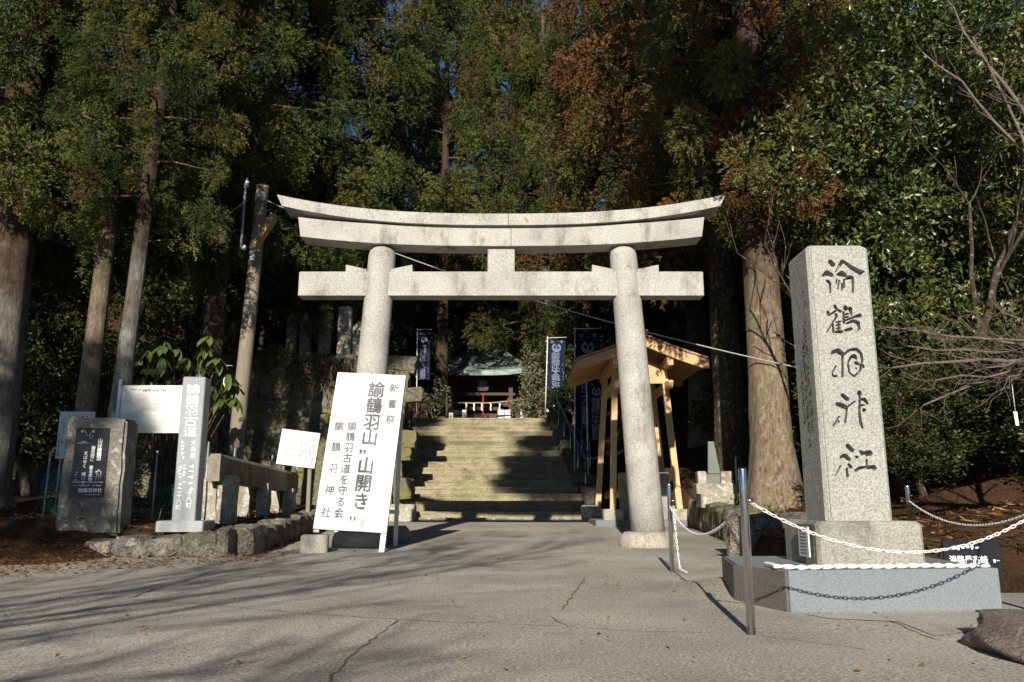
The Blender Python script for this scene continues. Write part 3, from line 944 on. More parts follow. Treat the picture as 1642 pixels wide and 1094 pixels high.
STROKES=[[(-0.137,0.9368,0.054),(-0.081,0.9192,0.058)],[(-0.272,0.8795,0.027),(-0.19,0.8905,0.069),(-0.112,0.8808,0.046)],[(-0.212,0.8618,0.027),(-0.168,0.8543,0.042)],[(-0.16,0.8508,0.027),(-0.17,0.8146,0.019)],[(0.072,0.9368,0.046),(-0.059,0.8949,0.012)],[(0.08,0.9346,0.031),(0.195,0.9125,0.054),(0.33,0.8927,0.065),(0.403,0.8971,0.015)],[(-0.034,0.8839,0.027),(0.04,0.8883,0.073),(0.107,0.8795,0.042)],[(-0.047,0.8662,0.015),(-0.069,0.8486,0.015)],[(-0.01,0.864,0.015),(-0.045,0.8287,0.019)],[(0.032,0.8508,0.019),(0.017,0.8257,0.023)],[(0.068,0.8662,0.019),(0.057,0.8332,0.019)],[(0.087,0.8662,0.015),(0.158,0.8737,0.05),(0.205,0.8729,0.046)],[(0.21,0.8706,0.025),(0.189,0.8164,0.023)],[(-0.12,0.767,0.034),(-0.088,0.7538,0.03)],[(-0.08,0.7516,0.023),(-0.026,0.7441,0.034)],[(-0.23,0.7441,0.038),(-0.229,0.7273,0.015)],[(-0.223,0.7295,0.015),(-0.1,0.7485,0.019)],[(-0.106,0.7361,0.03),(-0.107,0.7207,0.023)],[(-0.089,0.7295,0.019),(-0.279,0.6656,0.011)],[(-0.169,0.7009,0.019),(-0.169,0.6656,0.027)],[(-0.12,0.7044,0.017),(-0.037,0.7075,0.019)],[(-0.119,0.6929,0.017),(-0.048,0.6956,0.019)],[(-0.124,0.681,0.017),(-0.053,0.6832,0.019)],[(-0.136,0.6678,0.027),(-0.031,0.67,0.038)],[(-0.074,0.7097,0.015),(-0.09,0.6722,0.015)],[(0.05,0.7635,0.046),(0.054,0.7516,0.05)],[(0.013,0.745,0.019),(0.006,0.7009,0.027)],[(0.123,0.7582,0.053),(0.139,0.7295,0.019)],[(0.036,0.7339,0.019),(0.094,0.7361,0.019)],[(0.031,0.7229,0.019),(0.089,0.7251,0.019)],[(0.016,0.7097,0.015),(0.184,0.7251,0.023),(0.282,0.7308,0.049)],[(0.039,0.6986,0.015),(0.158,0.7097,0.038),(0.231,0.7031,0.046),(0.24,0.681,0.03),(0.176,0.6656,0.011)],[(0.009,0.6744,0.027),(0.126,0.681,0.038)],[(-0.214,0.5897,0.056),(-0.124,0.5983,0.069),(-0.044,0.5847,0.056)],[(-0.058,0.5822,0.022),(-0.086,0.504,0.026)],[(-0.169,0.5443,0.015),(-0.24,0.5191,0.015),(-0.228,0.5065,0.019),(-0.17,0.5075,0.026)],[(-0.033,0.5847,0.022),(0.061,0.6024,0.026),(0.17,0.6049,0.039),(0.237,0.5872,0.034),(0.243,0.562,0.028),(0.199,0.5267,0.021),(0.099,0.505,0.024),(0.028,0.5191,0.019),(0.017,0.5519,0.019),(0.066,0.5746,0.024)],[(0.062,0.5756,0.022),(0.126,0.5797,0.056),(0.158,0.568,0.022)],[(0.133,0.5554,0.043),(0.188,0.5494,0.03)],[(0.204,0.5469,0.03),(0.253,0.5408,0.052)],[(0.134,0.5358,0.021),(0.146,0.5337,0.021)],[(-0.118,0.4399,0.043),(-0.03,0.4217,0.051)],[(-0.213,0.4066,0.043),(-0.135,0.4015,0.06),(-0.058,0.3914,0.047)],[(-0.057,0.3945,0.019),(0.081,0.4167,0.013)],[(-0.06,0.3879,0.017),(-0.102,0.34,0.025)],[(-0.183,0.3627,0.013),(-0.289,0.3274,0.023)],[(-0.205,0.346,0.019),(-0.194,0.342,0.021)],[(0.154,0.451,0.047),(0.159,0.4384,0.051)],[(0.157,0.4348,0.021),(0.13,0.3753,0.025),(0.136,0.34,0.034),(0.158,0.3188,0.021)],[(0.168,0.4217,0.017),(0.226,0.4232,0.043),(0.271,0.4056,0.026)],[(0.153,0.402,0.019),(0.217,0.403,0.019)],[(0.199,0.3874,0.043),(0.214,0.3814,0.042)],[(-0.1,0.2603,0.051),(-0.018,0.2401,0.046)],[(-0.218,0.2164,0.038),(-0.148,0.2214,0.067),(-0.074,0.2088,0.034)],[(-0.225,0.1886,0.019),(-0.319,0.1543,0.01)],[(-0.134,0.181,0.019),(-0.136,0.1508,0.033)],[(-0.107,0.1947,0.023),(-0.064,0.1825,0.042)],[(0.015,0.2199,0.027),(0.05,0.2179,0.029)],[(0.091,0.2391,0.034),(0.139,0.229,0.059),(0.246,0.234,0.059),(0.25,0.2239,0.021)],[(0.179,0.2113,0.021),(0.172,0.1861,0.021)],[(-0.006,0.1709,0.034),(0.065,0.181,0.034),(0.161,0.1846,0.021)],[(0.171,0.1825,0.038),(0.296,0.181,0.067)]]


def stroke_prism(mb, q, x0, z0, w, h, y0, y1):
    """one brush stroke (s, t, width) swelling and tapering, with blunt rounded ends"""
    pts = [(x0 + s * w, z0 + t * h, wd * w * 0.5) for s, t, wd in q]
    fine = []
    for i, (a, b) in enumerate(zip(pts, pts[1:])):
        k = 4
        for j in range(k + (1 if i == len(pts) - 2 else 0)):
            f = j / k
            fine.append(tuple(a[n] + (b[n] - a[n]) * f for n in range(3)))
    left, right = [], []
    for i, p in enumerate(fine):
        a, b = fine[max(0, i - 1)], fine[min(len(fine) - 1, i + 1)]
        d = Vector((b[0] - a[0], b[1] - a[1])).normalized()
        nrm = Vector((-d.y, d.x))
        left.append((p[0] + nrm.x * p[2], p[1] + nrm.y * p[2]))
        right.append((p[0] - nrm.x * p[2], p[1] - nrm.y * p[2]))
    def cap(p, q2, f):
        d = Vector((p[0] - q2[0], p[1] - q2[1])).normalized() * p[2] * f
        return (p[0] + d.x, p[1] + d.y)
    poly = left + [cap(fine[-1], fine[-2], 0.7)] + right[::-1] + [cap(fine[0], fine[1], 0.7)]
    mb.prism(poly, y0, y1)


try:
    cutter_mb = MB()
    for q in STROKES:
        stroke_prism(cutter_mb, [(s_, t_, w_ * 1.3 + 0.008) for s_, t_, w_ in q], SX - cx, SZ0, W0 - 0.005, SZ1 - SZ0, SY - cy - 0.03, SY - cy + 0.060)
    cut = cutter_mb.build('cutter', M['monument'], Mo)
    md = shaft.modifiers.new('carve', 'BOOLEAN')
    md.object = cut
    md.operation = 'DIFFERENCE'
    md.solver = 'EXACT'
    md.use_self = True
    dg = bpy.context.evaluated_depsgraph_get()
    carved = bpy.data.meshes.new_from_object(shaft.evaluated_get(dg))
    shaft.modifiers.clear()
    if len(carved.polygons) > 200: shaft.data = carved
    bpy.data.objects.remove(cut)
except Exception as ex:
    print('carve failed', ex)
# rim line beside the left edge of the front and the small side inscription
mb = MB().box((SX - cx - W0 / 2 + 0.036, SY - cy - 0.0005, (SZ0 + SZ1) / 2), (0.005, 0.003, SZ1 - SZ0 - 0.06))
mb.build('edge_line', M['dark_grey_stone'], Mo)
rd = random.Random(2)
mb = MB()
for (yy, za, zb, s) in ((0.10, 2.33, 2.23, 0.055), (0.13, 2.08, 1.25, 0.034), (0.20, 1.95, 1.12, 0.034), (0.28, 1.72, 1.3, 0.026)):
    z = za
    while z > zb:
        for k in range(3):
            a = (SY - cy + yy + rd.uniform(-.5, .5) * s, z + rd.uniform(-.5, .5) * s)
            b = (a[0] + rd.uniform(-.7, .7) * s, a[1] - rd.uniform(0, .7) * s)
            w = 0.006
            x = SX - cx - W0 / 2 - 0.0012
            mb.add([(x, a[0] - w, a[1]), (x, a[0] + w, a[1] + w), (x, b[0] + w, b[1]), (x, b[0] - w, b[1] - w)], [(0, 1, 2, 3)])
        z -= s * 1.25
tag(mb.build('side_inscription', M['ink_dark'], Mo), kind='stuff')
pp = MB().box((-0.386 - 0.006, -0.14, 0.425), (0.012, 0.20, 0.215)).build('notice_plate', M['paper'], Mo)
mb = MB()
for k in range(8):
    zz = 0.5 - k * 0.023
    x = -0.3995
    mb.add([(x, -0.075, zz), (x, -0.205, zz), (x, -0.205, zz + 0.007), (x, -0.075, zz + 0.007)], [(0, 1, 2, 3)])
tag(mb.build('printed_lines', M['ink'], Mo, recalc=False), kind='stuff')
# rope lying along the plinth
def rope_mesh(pts, r, mat, label, pitch=0.09, name='rope', amp=0.28):
    mb = MB()
    P3 = []
    for a, b in zip(pts, pts[1:]):
        k = max(2, int((Vector(b) - Vector(a)).length / (pitch / 7)))
        for i in range(k): P3.append(Vector(a).lerp(Vector(b), i / k))
    P3.append(Vector(pts[-1]))
    for strand in range(2):                      # two cords laid round each other
        L, Q = 0, []
        for i, p in enumerate(P3):
            d = (P3[min(i + 1, len(P3) - 1)] - P3[max(0, i - 1)]).normalized()
            if i: L += (p - P3[i - 1]).length
            sdv = d.cross(Vector((0, 0, 1))).normalized()
            upv = sdv.cross(d)
            t = PI * L / pitch + strand * PI
            Q.append(p + (sdv * math.cos(t) + upv * math.sin(t)) * r * 0.5 + Vector((0, 0, 0.12 * r * math.sin(L * 11))))
        mb.tube(Q, [r * 0.62 * (1 + 0.08 * math.sin(i * 1.3)) for i in range(len(Q))], 7)
    o = mb.build(name, mat)
    return tag(o, label, 'rope')
rope_mesh([(1.80, 5.85, 0.281), (1.79, 5.62, 0.281), (1.92, 5.56, 0.281), (2.3, 5.62, 0.281), (2.75, 5.67, 0.281), (3.1, 5.71, 0.281), (3.32, 5.745, 0.278)], 0.016, M['rope'], 'thick white twisted rope lying along the plinth of the tall monument')
# ---------------------------------------------------------------- bollards and chains
BOL = [('shiny steel bollard nearest the viewer, holding two white chains', (1.314, 4.6), 0.905, 0.0235, 0), ('thinner steel bollard beside the torii column with a chain hanging down', (1.653, 8.52), 0.90, 0.0235, 0),
       ('steel bollard behind the tall monument', (4.15, 8.5), 0.55, 0.0235, 0.33), ('steel bollard at the outer front corner of the chained enclosure', (3.45, 5.15), 0.9, 0.0235, 0)]
for lb, (x, y), h, r, z0 in BOL:
    b = thing('bollard', lb, 'bollard', (x, y, z0), 0, 'steel bollards round the monument')
    MB().lathe([(r, -0.05), (r, h - 0.012), (r * 0.9, h - 0.002), (r * 0.5, h)], 24).build('post', M['chrome'], b)
    MB().lathe([(0.012, 0), (0.012, 0.03)], 8, (0, 0, 0)).build('chain_eye', M['chrome'], b).matrix_local = Matrix.Translation((0, 0, min(h * 0.8, 0.72))) @ Matrix.Rotation(PI / 2, 4, 'Y') @ Matrix.Translation((0, 0, r - 0.004))

def link_mesh():
    mb = MB()
    pts = []
    a, b = 0.0165, 0.0085
    for k in range(13):
        t = 2 * PI * k / 12
        pts.append((a * math.cos(t) + (0.006 if math.cos(t) > 0 else -0.006), b * math.sin(t), 0))
    mb.tube(pts, 0.0034, 5, cap=False)
    o = mb.build('link', M['plastic'])
    me = o.data
    bpy.data.objects.remove(o)
    return me
LINK = link_mesh()
def chain(label, a, b, sag, extra=None, pts=None):
    a, b = Vector(a), Vector(b)
    c = thing('chain', label, 'chain', a, 0, 'white plastic chains')
    P4 = pts or [a.lerp(b, t / 80) - Vector((0, 0, 4 * sag * (t / 80) * (1 - t / 80))) for t in range(81)]
    P4 = [Vector(p) for p in P4]
    # walk along at link pitch
    pitch, acc, cur, i, k = 0.0335, 0.0, P4[0].copy(), 1, 0
    walk = [cur.copy()]
    while i < len(P4):
        d = (P4[i] - cur).length
        if d >= pitch:
            cur = cur + (P4[i] - cur).normalized() * pitch
            walk.append(cur.copy())
        else: i += 1
    for k in range(len(walk) - 1):
        d = (walk[k + 1] - walk[k]).normalized()
        q = d.to_track_quat('X', 'Z').to_matrix().to_4x4() @ Matrix.Rotation((PI / 2 if k % 2 else 0) + PI / 4 + 0.3 * math.sin(k * 1.7), 4, 'X')
        o = bpy.data.objects.new('link', LINK)
        link(o, c)
        o.matrix_local = Matrix.Translation((walk[k] + walk[k + 1]) / 2 - a) @ q
    return c
chain('white plastic chain sagging across the front of the tall monument', (1.335, 4.61, 0.72), (3.425, 5.14, 0.72), 0.30)
chain('white plastic chain sagging between the two bollards at the left of the monument', (1.645, 8.47, 0.66), (1.325, 4.64, 0.72), 0.235)
chain('white plastic chain sagging beyond the black name plate at the right edge', (4.13, 8.46, 0.72), (3.46, 5.18, 0.72), 0.2)
p0 = (1.69, 8.51, 0.66)
chain('loose white chain end hanging down the thinner bollard to the ground', p0, p0, 0, pts=[p0, (1.70, 8.50, 0.4), (1.715, 8.47, 0.1), (1.72, 8.42, 0.012), (1.76, 8.3, 0.012)])
mb = MB().tube([(4.10, 8.44, 0.72), (4.09, 8.43, 0.56)], 0.008, 6)
# ---------------------------------------------------------------- black plate right of the monument
bp = thing('name_plate', 'small black plate with white lettering behind the right end of the plinth', 'name plate', (3.63, 6.5, 0.14), -0.12)
MB().box((0, 0, 0.13), (0.42, 0.03, 0.28), Matrix.Rotation(-0.03, 3, 'X')).build('plate', M['black'], bp)
lettering([('淡路最高峰', 0.064, -0.035, 0.125, -0.022, 0.9)], bp, M['silver'], 0.03, join=True)
marks([(-0.15, 0.215, 0.27, 0.04), (0.115, 0.115, 0.06, 0.026)], bp, M['silver'], -0.028, 3, thick=0.7)
# ---------------------------------------------------------------- boulder
bm_ = rock_mesh(44, 11, 0.085, 0.5, M['boulder'], 'boulder')
for p in bm_.polygons: p.use_smooth = True
b = stone_obj(bm_, None, (2.98, 3.98, 0.0), (1.25, 1.1, 0.27), (0.0, 0.03, -0.2), 'boulder')
tag(b, 'smooth dark brown boulder at the lower right corner of the paving', 'boulder')
# ================================================================ left of the path
# inscribed grey pillar
gpil = thing('inscribed_pillar', 'slender pale grey granite pillar with silver inscriptions on the low wall', 'stone pillar', (-4.38, 10.98, 0.32), 0.10)
MB().box((0, 0, 0.07), (0.60, 0.60, 0.14), chamfer=0.012).build('base_slab', M['grey_pillar'], gpil)
MB().box((0, 0, 1.105), (0.30, 0.30, 1.93), chamfer=0.012).build('shaft', M['grey_pillar'], gpil)
YP = -0.1516
lettering([(c, 0.150, 0.0, 1.90 - i * 0.145, YP, 1.25) for i, c in enumerate('諭鶴羽古道')], gpil, M['silver'], 0.004)
lettering([(c, 0.075, 0.06, 1.17 - i * 0.085, YP) for i, c in enumerate('大鳥居') if c != ' '] + [(c, 0.08, 0.055, 0.5 - i * 0.08, YP) for i, c in enumerate('十八町')] + [(c, 0.075, -0.075, 0.54 - i * 0.075, YP) for i, c in enumerate('二十八町')], gpil, M['silver'], 0.006)
marks([(0.06, 0.88, 0.30, 0.075), (-0.075, 1.2, 0.24, 0.06), (-0.085, 0.86, 0.28, 0.06), (-0.03, 0.88, 0.26, 0.045)], gpil, M['silver'], YP - 0.001, 4, vertical=True)

# weathered stele with black plaque
st = thing('stele', 'weathered lichen-spotted stone stele with a black poem plaque', 'stele', (-5.63, 11.0, 0.26), 0.05)
bm = bmesh.new()
bmesh.ops.create_cube(bm, size=1)
bmesh.ops.scale(bm, vec=(0.82, 0.42, 1.56), verts=bm.verts)
bmesh.ops.translate(bm, vec=(0, 0, 0.78), verts=bm.verts)
bmesh.ops.bevel(bm, geom=list(bm.edges), offset=0.035, segments=2, affect='EDGES')
bmesh.ops.subdivide_edges(bm, edges=[e for e in bm.edges if e.calc_length() > 0.25], cuts=6, use_grid_fill=True)
for v in bm.verts:
    if v.co.z > 1.4: v.co.z += -0.04 * v.co.x
    k = mnoise.noise_vector(v.co * 3.1) * 0.022
    if v.co.y < -0.15 and abs(v.co.x + 0.03) < 0.26 and 0.4 < v.co.z < 1.5: k.y = abs(k.y) * 0.3
    v.co += k
    v.co.x *= 1.02 - 0.06 * (v.co.z / 1.56)
me = bpy.data.meshes.new('slab')
bm.to_mesh(me); bm.free()
me.materials.append(M['stele'])
link(bpy.data.objects.new('slab', me), st)
pq = MB().box((0, 0, 0), (0.44, 0.03, 0.91)).build('plaque', M['black'], st)
pq.location = (-0.035, -0.215, 0.965)
L = []
L += [(c, 0.064, 0.115, 0.29 - i * 0.06, -0.0162) for i, c in enumerate('山は諭鶴羽')]
L += [(c, 0.056, 0.03, 0.19 - i * 0.052, -0.0162) for i, c in enumerate('潮光岩に 香る水仙') if c != ' ']
L += [(c, 0.058, -0.06, 0.12 - i * 0.056, -0.0162) for i, c in enumerate('まばゆく 咲いて') if c != ' ']
L += [('諭鶴羽神社', 0.062, 0.045, -0.37, -0.0162)]
lettering(L, pq, M['silver'], 0.014)
marks([(-0.185, -0.305, 0.37, 0.028), (-0.02, -0.425, 0.20, 0.018)], pq, M['silver'], -0.0172, 7)
marks([(-0.155, -0.09, 0.15, 0.04)], pq, M['silver'], -0.0172, 8, vertical=True, name='small_signature')
MB().box((0, -0.016, -0.262), (0.40, 0.004, 0.007)).build('ruled_line', M['silver'], pq)
for (x, z) in ((-0.135, 0.412), (0.012, 0.412)):
    MB().box((x, -0.0165, z), (0.03, 0.003, 0.032)).build('gold_seal', M['gold'], pq)
mb = MB()      # crane picture: wings and ground line
for (a, b, w) in (((-0.10, 0.42), (-0.05, 0.33), 0.022), ((-0.005, 0.42), (-0.055, 0.335), 0.02), ((-0.03, 0.39), (-0.03, 0.30), 0.018), ((0.01, 0.36), (-0.02, 0.30), 0.014), ((-0.19, 0.255), (0.03, 0.25), 0.008), ((-0.13, 0.275), (-0.02, 0.262), 0.012),
                  ((0.115, -0.14), (0.1, -0.25), 0.012), ((0.14, -0.16), (0.14, -0.25), 0.01), ((0.16, -0.13), (0.175, -0.25), 0.01), ((0.09, -0.13), (0.15, -0.11), 0.03), ((0.12, -0.10), (0.18, -0.14), 0.025)):
    d = Vector((b[0] - a[0], b[1] - a[1])).normalized()
    n_ = Vector((-d.y, d.x)) * w / 2
    mb.add([(a[0] + n_.x, -0.0165, a[1] + n_.y), (b[0], -0.0165, b[1]), (a[0] - n_.x, -0.0165, a[1] - n_.y)], [(0, 1, 2)])
mb.build('bird_and_flower_engraving', M['grey_metal'], pq, recalc=False)

# stone rail on posts
br = thing('stone_rail', 'heavy horizontal stone rail on rough short posts atop the low wall', 'stone rail', (-4.5, 12.2, 0.4))
a0, a1 = Vector((0, 0, 0.815)), Vector((-0.05, 4.6, 0.68))
mb = MB()
ring = [(-0.11, -0.205), (0.11, -0.205), (0.11, 0.15), (0.07, 0.205), (-0.07, 0.205), (-0.11, 0.15)]
vs = [(p.x + x, p.y, p.z + z) for p in (a0, a1) for x, z in ring]
mb.add(vs, [tuple(range(6)), tuple(range(11, 5, -1))] + [((i + 1) % 6, i, 6 + i, 6 + (i + 1) % 6) for i in range(6)])
mb.build('rail_beam', M['beam_stone'], br)
for (x, y, h, w) in ((0.14, 0.25, 0.66, 0.25), (-0.15, 0.35, 0.62, 0.24), (0.1, 2.2, 0.52, 0.2), (-0.2, 2.1, 0.5, 0.2), (0.08, 3.9, 0.40, 0.2), (-0.2, 3.9, 0.4, 0.24)):
    bm = bmesh.new()
    bmesh.ops.create_cube(bm, size=1)
    bmesh.ops.subdivide_edges(bm, edges=bm.edges, cuts=3, use_grid_fill=True)
    for v in bm.verts:
        v.co = Vector((v.co.x * w, v.co.y * w, (v.co.z + 0.5) * (h + 0.15) - 0.12)) + mnoise.noise_vector(v.co * 2.2 + Vector((x * 9, y, 0))) * 0.035
    me = bpy.data.meshes.new('post')
    bm.to_mesh(me); bm.free()
    me.materials.append(M['lichen_stone'])
    o = link(bpy.data.objects.new('post', me), br)
    o.location = (x, y, 0.03 * y)

# large steel information panel
ip = thing('information_panel', 'large brushed steel information panel standing behind the inscribed pillar', 'information panel', (-5.9, 13.0, 0.35), 0.02)
MB().box((0.0, 0, 1.84), (1.06, 0.02, 0.78)).build('panel', M['steel_panel'], ip)
MB().box((-0.53, -0.012, 1.87), (0.055, 0.05, 0.92)).build('side_post', M['alu'], ip)
MB().box((0.53, 0.0, 1.2), (0.05, 0.05, 2.2)).build('side_post', M['alu'], ip)
MB().box((-0.53, 0.02, 0.75), (0.05, 0.045, 1.4)).build('side_post', M['alu'], ip)
marks([(-0.36, 2.155, 0.17, 0.028), (-0.17, 2.15, 0.4, 0.04)], ip, M['ink_dark'], -0.0125, 5, name='heading_print', thick=0.7)
marks([(-0.44, 2.08 - k * 0.042, 0.40, 0.024) for k in range(15)] + [(0.06, 2.08 - k * 0.042, 0.38, 0.024) for k in range(15)], ip, M['grey_metal'], -0.0125, 6, thick=0.3)

# small blue-grey notice behind the stele
sn = thing('small_notice', 'small pale notice on a thin stake behind the black-plaqued stele', 'notice', (-6.75, 12.3, 0.35), 0.08)
MB().box((0.03, 0, 1.36), (0.52, 0.012, 0.72)).build('panel', M['paper'], sn)
MB().lathe([(0.012, -0.1), (0.012, 1.6)], 8, (-0.16, 0.015, 0)).build('stake', M['grey_metal'], sn)
marks([(-0.07 + k * 0.06, 1.66, 0.12, 0.036) for k in range(5)] + [(-0.15, 1.6, 0.35, 0.03), (-0.2, 1.38, 0.35, 0.028), (-0.085, 1.46, 0.34, 0.04)], sn, M['ink_dark'], -0.007, 9, vertical=True, thick=0.7)

# rain-spotted white sheet on a post
ws = thing('notice_sheet', 'white typed notice sheet on a wooden post above the stone rail', 'notice', (-4.02, 16.0, 0.5), -0.12)
sh = MB().box((0, 0, 0), (0.80, 0.025, 0.70)).build('sheet', M['white'], ws)
sh.location = (-0.24, -0.03, 1.24)
sh.rotation_euler = (0, 0.13, 0)
MB().box((0.0, 0.03, 0.62), (0.075, 0.05, 1.4)).build('post', M['pole'], ws)
MB().box((-0.55, 0.03, 0.7), (0.05, 0.05, 1.5)).build('post', M['pole'], ws)
marks([(0.33 - k * 0.042, 0.27 - (0.0 if k % 3 else 0.04), 0.52 - 0.06 * (k % 2), 0.026) for k in range(8)] + [(-0.03 - k * 0.042, 0.25 - 0.06 * (k % 3), 0.4 - 0.08 * (k % 2), 0.022) for k in range(7)], sh, M['ink_dark'], -0.0135, 10, vertical=True, thick=0.9)

# utility pole with lamp
up = thing('utility_pole', 'weathered wooden utility pole with a yellowed lamp, left of the torii', 'utility pole', (-5.98, 17.2, 0.5))
MB().lathe([(0.175, -0.3), (0.168, 1.2), (0.157, 4.0), (0.142, 6.4), (0.134, 7.35)], 16, (0, 0, 0), lean=(0.22, 0.15), wob=0.05).build('pole', M['pole'], up)
lx, lz = 0.19, 5.75
MB().beam((lx + 0.06, -0.28, lz - 0.05), (lx + 0.52, -0.42, lz + 0.62), 0.15, 0.11).build('lamp_cover', M['yellow_lamp'], up)
MB().beam((lx + 0.0, -0.2, lz - 0.02), (lx + 0.50, -0.40, lz + 0.72), 0.17, 0.05).build('lamp_shade', M['grey_metal'], up)
MB().box((lx + 0.02, -0.2, lz - 0.22), (0.10, 0.10, 0.16)).build('junction_box', M['grey_metal'], up)
MB().lathe([(0.03, 0), (0.03, 1.65)], 10, (-0.06, -0.2, 5.72)).build('conduit', M['grey_metal'], up)
MB().lathe([(0.03, 0), (0.055, 0.04), (0.03, 0.08), (0.055, 0.12), (0.03, 0.16), (0.01, 0.22)], 10, (-0.03, -0.2, 7.3 - 0.12)).build('insulator', M['porcelain'], up)
MB().lathe([(0.03, 0), (0.06, 0.05), (0.04, 0.1), (0.06, 0.14), (0.02, 0.18)], 10, (0.34, -0.1, 7.0 - 0.1)).build('insulator', M['porcelain'], up)
MB().lathe([(0.03, 0), (0.05, 0.05), (0.02, 0.12)], 10, (0.02, -0.22, 5.68)).build('insulator', M['porcelain'], up)
for z in (3.1, 4.3):
    MB().tube([(-0.1, -0.1, z), (-0.32, -0.12, z)] if z < 4 else [(0.2, -0.1, z), (0.38, -0.12, z)], 0.012, 6).build('climbing_step', M['grey_metal'], up)
# overhead cable
A_, B_ = Vector((-5.62, 17.2, 7.45)), at(1290, 592, 13.0)
mb = MB().tube([A_.lerp(B_, t / 30) - Vector((0, 0, 4 * 0.32 * (t / 30) * (1 - t / 30))) for t in range(31)], 0.011, 6)
tag(mb.build('cable', M['cable']), 'thin grey overhead cable slanting behind the torii to the right', 'cable')
mb = MB().tube([(-9, 18.5, 6.9), (-7.5, 18, 6.8), (-6.05, 17.2, 7.45)], 0.011, 6)
tag(mb.build('cable', M['cable']), 'thin overhead cable leaving the utility pole to the left', 'cable')

# green garden net on thin stakes
nets = [('green garden net sagging between stakes beside the stone rail', [(-5.15, 13.6), (-5.25, 15.2), (-4.95, 16.6), (-4.7, 17.6)], (0.45, 1.05)),
        ('green garden net stretched between the stele and the inscribed pillar', [(-6.9, 12.0), (-5.3, 12.0), (-4.7, 12.3)], (0.3, 0.95))]
for lb, pts, (z0, hh) in nets:
    nn = thing('garden_net', lb, 'net', (pts[0][0], pts[0][1], z0))
    o0 = Vector((pts[0][0], pts[0][1], 0))
    mb = MB()
    dens = 0.055
    line = []
    for a, b in zip(pts, pts[1:]):
        k = int(math.dist(a, b) / dens)
        line += [Vector((a[0] + (b[0] - a[0]) * i / k, a[1] + (b[1] - a[1]) * i / k, 0)) for i in range(k)]
    def npt(i, v):
        p = line[i] - o0
        ph = (i / len(line) * (len(pts) - 1)) % 1
        sag = 0.34 * math.sin(PI * ph)
        top = hh * (1 - sag)
        return Vector((p.x + 0.05 * math.sin(v * 7 + i * 0.3), p.y + 0.05 * math.cos(i * 0.5 + v * 4), v * top))
    nv = int(hh / dens)
    w = 0.006
    for i in range(len(line)):
        for j in range(nv):
            p, q = npt(i, j / nv), npt(i, (j + 1) / nv)
            mb.add([p, p + Vector((w, 0, 0)), q + Vector((w, 0, 0)), q], [(0, 1, 2, 3)])
            if i + 1 < len(line):
                r = npt(i + 1, j / nv)
                mb.add([p, r, r + Vector((0, 0, w)), p + Vector((0, 0, w))], [(0, 1, 2, 3)])
    mb.build('netting', M['green_net'], nn, recalc=False)
    for p in pts:
        MB().lathe([(0.014, -0.2), (0.014, hh + 0.2)], 8, (p[0] - o0.x, p[1] - o0.y, 0)).build('stake', M['grey_metal'], nn)

# stone stakes above the tall wall
for i, (px, py, w, h, Yd, kind) in enumerate(((470, 505, 0.30, 1.25, 24.0, 0), (492, 505, 0.32, 1.25, 24.0, 0), (523, 503, 0.33, 1.3, 24.0, 0), (555, 493, 0.40, 1.6, 23.6, 1), (577, 518, 0.36, 1.1, 23.8, 0))):
    p = at(px, py, Yd)
    mb = MB()
    if kind == 0:
        mb.box((0, 0, h / 2 - 0.1), (w, w * 0.7, h - 0.1))
        mb.prism([(-w / 2, h - 0.148), (w / 2, h - 0.148), (0, h + 0.05)], -w * 0.35, w * 0.35)
        lb = ['leftmost pointed stone fence post above the tall wall', 'second pointed stone fence post from the left above the tall wall', 'third pointed stone fence post, lit orange with lichen, above the tall wall', '', 'low pointed stone fence post just behind the torii column'][i]
    else:
        mb.box((0, 0, h / 2), (w, w * 0.8, h), chamfer=0.03)
        lb = 'taller square-topped stone fence post beside the left torii column'
    o = mb.build('fence_post', M['lichen_stone'])
    o.location = (p.x, p.y, p.z - h)
    tag(o, lb, 'fence post', 'stone fence posts above the wall')

